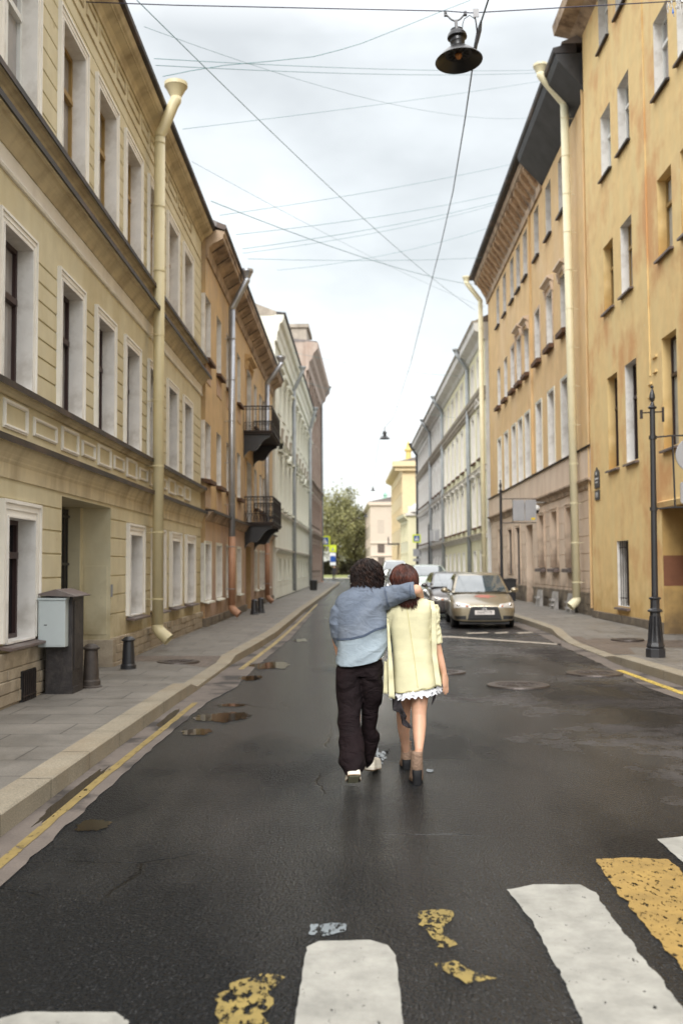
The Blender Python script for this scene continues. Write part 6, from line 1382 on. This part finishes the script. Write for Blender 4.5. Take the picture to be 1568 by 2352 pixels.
# tie straps hanging from both shoulders
def strap(pts,m_,name,w0,w1,yo=-.012,par=None,th=.006):
    g=MB(); P=[]; 
    for i in range(len(pts)-1):
        for j in range(7): t=j/7; P.append(Vector((*A(pts[i][0]+(pts[i+1][0]-pts[i][0])*t,pts[i][1]+(pts[i+1][1]-pts[i][1])*t),pts[i][2]+(pts[i+1][2]-pts[i][2])*t)))
    P.append(Vector((*A(pts[-1][0],pts[-1][1]),pts[-1][2]))); n_=len(P)-1; vs=[]
    for i,p in enumerate(P):
        w=(w0+(w1-w0)*i/n_)*u_/2; c=math.sin(i*.7)*.004
        for s_ in (-1,-.33,.33,1): vs.append((p.x+s_*w,p.z+c+(.008 if abs(s_)<.5 else 0)+yo,p.y-(.004*s_)))
    g.add(vs,[(i*4+j,i*4+j+1,i*4+j+5,i*4+j+4) for i in range(n_) for j in range(3)]); o_=g.build(name,m_,par or wom,smooth=True,recalc=False); q=o_.modifiers.new('s','SOLIDIFY'); q.thickness=th; return o_
strap([(1150,505,7.935),(1165,600,7.90),(1162,800,7.90),(1165,1000,7.89),(1180,1130,7.87),(1195,1268,7.84)],BLAZ,'hanging_strap',42,54)
strap([(742,665,7.90),(748,760,7.885),(755,900,7.88),(762,1050,7.87),(768,1200,7.86),(772,1378,7.85)],BLAZ,'hanging_strap',16,56)
strap([(722,1060,7.98),(722,1200,7.97),(720,1352,7.96)],BLAZ,'front_panel',24,44)
strap([(752,1050,8.02),(745,1200,8.0),(742,1345,8.0)],BLAZ,'front_panel',30,50)
strap([(1205,1000,8.05),(1222,1120,8.05),(1240,1246,8.05)],BLAZ,'front_panel',40,44)
# frilled hem
g=MB(); cx=(A(790,0)[0]+A(1225,0)[0])/2
for k_,(z0,z1,rx) in enumerate(((1285,1352,.176),(1285,1376,.168))):
    n_=150; vs=[]
    for j in range(7):
        t=j/6
        for i in range(n_):
            a=2*math.pi*i/n_; w=t*(.014*math.sin(a*17+k_)+.010*math.sin(a*31+k_*2)+.003*math.sin(a*53)); x=cx+(rx+w+.02*t)*math.cos(a); y=YC+(.135+w+.02*t)*math.sin(a); z=A(0,z0+(z1-z0)*t)[1]+ (x-cx)*.12*t+.010*math.sin(a*24+k_)*t
            vs.append((x,y,z))
    g.add(vs,[(j*n_+i,j*n_+(i+1)%n_,(j+1)*n_+(i+1)%n_,(j+1)*n_+i) for j in range(6) for i in range(n_)])
g.build('frilled_hem',FRILL,wom,smooth=True,recalc=False)
# dark scarf ends
def clothstrip(name,L,Rr,ys,m_,par,nv=5):
    g=MB(); n_=len(L)-1; P=[]
    for i in range(n_):
        for j in range(6):
            t=j/6; P.append((V3(L[i][0]+(L[i+1][0]-L[i][0])*t,L[i][1]+(L[i+1][1]-L[i][1])*t,ys[i]+(ys[i+1]-ys[i])*t),V3(Rr[i][0]+(Rr[i+1][0]-Rr[i][0])*t,Rr[i][1]+(Rr[i+1][1]-Rr[i][1])*t,ys[i]+(ys[i+1]-ys[i])*t)))
    P.append((V3(*L[-1],ys[-1]),V3(*Rr[-1],ys[-1]))); vs=[]
    for i,(a,b) in enumerate(P):
        for j in range(nv+1): t=j/nv; p=a.lerp(b,t); p.y+=.015*math.sin(t*6.3+i*.35); vs.append(p)
    w=nv+1; g.add(vs,[(i*w+j,i*w+j+1,(i+1)*w+j+1,(i+1)*w+j) for i in range(len(P)-1) for j in range(nv)]); o_=g.build(name,m_,par,smooth=True,recalc=False); q=o_.modifiers.new('s','SOLIDIFY'); q.thickness=.003
clothstrip('scarf_end',[(785,1320),(784,1420),(785,1503),(845,1528),(868,1600),(870,1635),(925,1670)],[(862,1320),(862,1420),(880,1490),(912,1560),(905,1595),(940,1628),(967,1672)],[7.93,7.92,7.91,7.92,7.93,7.93,7.92],SCARF,wom)
clothstrip('scarf_end',[(1145,1290),(1150,1350),(1150,1400),(1140,1455)],[(1185,1290),(1187,1350),(1180,1395),(1143,1457)],[7.92,7.91,7.91,7.91],SCARF,wom)
# ankle boots
def boot(cx,top,heel_top,y,w):
    t_=V3(cx,top,y); h_=V3(cx,heel_top,y); x=t_.x; xh=h_.x; zt=t_.z; zh=h_.z
    g=MB()
    rs=[(x+.004,y,zt,w*.50,.047),(x+.002,y,zt-.02,w*.49,.047),(x,y-.003,(zt+zh)/2+.02,w*.50,.046),(xh,y,zh+.035,w*.52,.055),(xh,y+.02,zh,w*.55,.072),(xh,y+.05,zh*.66,w*.58,.085),(xh,y+.085,zh*.33+.005,w*.61,.10),(xh,y+.11,.012,w*.62,.12)]
    g.rings(interp(rs,9),26,folds(.004,22,cx*.01,(1,1,1)),cap=True); o_=g.build('ankle_boot',SUEDE,wom,smooth=True)
    g=MB(); g.rings([(xh,y-.028,zh+.004,w*.43,.030,.7),(xh,y-.036,zh-.006,w*.44,.030,.7),(xh,y-.036,zh*.5,w*.40,.030,.7),(xh,y-.034,.001,w*.42,.032,.7)],26); h=g.build('block_heel',HEEL,o_); autosmooth(h,40)
    g=MB(); g.rings([(xh,y+.11,.013,w*.64,.125),(xh,y+.11,.001,w*.64,.125)],26); g.build('boot_sole',HEEL,o_)
    g=MB(); g.tube([(x-w*.5,y,zt-.01),(x-w*.53,y,zt+.008),(x-w*.5,y+.004,zt-.012)],.004,5); g.tube([(x-w*.48,y-.03,zt-.012),(x,y-.05,zt-.028),(x+w*.48,y-.03,zt-.01)],.0025,5); g.build('pull_loop',SUEDE,o_)
boot(1001,1878,2045,7.83,.088); boot(905,1788,1952,8.42,.084)
wh=Vector((A(906,308)[0],8.02,A(0,312)[1]))
def lock(g,rd,i):
    ph=rd.uniform(0,6.283); fa=math.atan2(fdir.y,fdir.x); dphi=(ph-fa+math.pi)%(2*math.pi)-math.pi
    if abs(dphi)<.55: return
    part=wh+Vector((0,0,.112)); out=Vector((math.cos(ph),math.sin(ph),0)); tng=Vector((-out.y,out.x,0)); n_=11; pts=[]; side_len=rd.uniform(.17,.225) if abs(dphi)>1.0 else rd.uniform(.08,.15)
    sc=rd.uniform(.92,1.09); f0=rd.uniform(0,6); s0=rd.uniform(.04,.5)
    for j in range(n_+1):
        t=j/n_
        if t<.5: th=s0+(1.62-s0)*(t/.5); p=wh+Vector((out.x*.106*sc*math.sin(th),out.y*.112*sc*math.sin(th),.118*sc*math.cos(th)))
        else:
            q=(t-.5)/.5; rad=.106*sc*(1-.22*math.sin(q*2.0))+.012*q*q; p=wh+Vector((out.x*rad+.035*q,out.y*rad*1.02-(.045*q if out.y<.2 else 0),-.006-side_len*q))
        p+=tng*(.010*math.sin(f0+t*5)+.018*t*math.sin(f0*2+3*t)); pts.append(p)
    fl=i%9==0; g.tube([wh+(q-wh)*Vector((1,1,1)).length/1.732*1.05 for q in pts] if fl else pts,[.0013]*12 if fl else [x*.6 for x in (.003,.006,.0075,.008,.008,.008,.008,.0075,.007,.006,.0045,.0015)],5)
def wcap(g):
    back=-fdir.normalized(); g.ball(wh+back*.012+Vector((0,0,.003)),.095,.102,.108,24,16); g.ball(wh+back*.03+Vector((0,0,-.06)),.083,.083,.085,20,12); g.ball(wh+back*.035+Vector((.012,0,-.14)),.078,.07,.075,20,12)
strands('hair',wom,HAIRR,lock,950,8,wcap)
# ------------------------------------------------ distant passer-by
o=empty('person',(-2.3,142,0.04),0,'distant pedestrian in dark clothes at the crossing before the park','person')
g=MB(); g.tube([(-.09,0,0),(-.09,0,.45),(-.08,0,.9)],[.05,.06,.08],10); g.tube([(.12,.2,0),(.1,.05,.45),(.08,0,.9)],[.05,.06,.08],10); g.rings([(0,0,.85,.17,.12),(0,0,1.1,.15,.1),(0,0,1.35,.2,.12),(0,0,1.48,.14,.09),(0,0,1.52,.05,.05)],16); g.ball((0,0,1.64),.09,.1,.12,14,10)
g.tube([(-.2,0,1.4),(-.25,0,1.1),(-.2,-.1,.85)],[.05,.045,.04],8); g.tube([(.2,0,1.4),(.25,0,1.1),(.2,-.1,.85)],[.05,.045,.04],8); b_=g.build('body',mat('dark_coat',lin(40,38,44)),o); voxel(b_,.02,2)
g=MB(); g.ball((0,-.03,1.63),.085,.09,.11,12,8); g.build('face',SKIN,o,smooth=True)
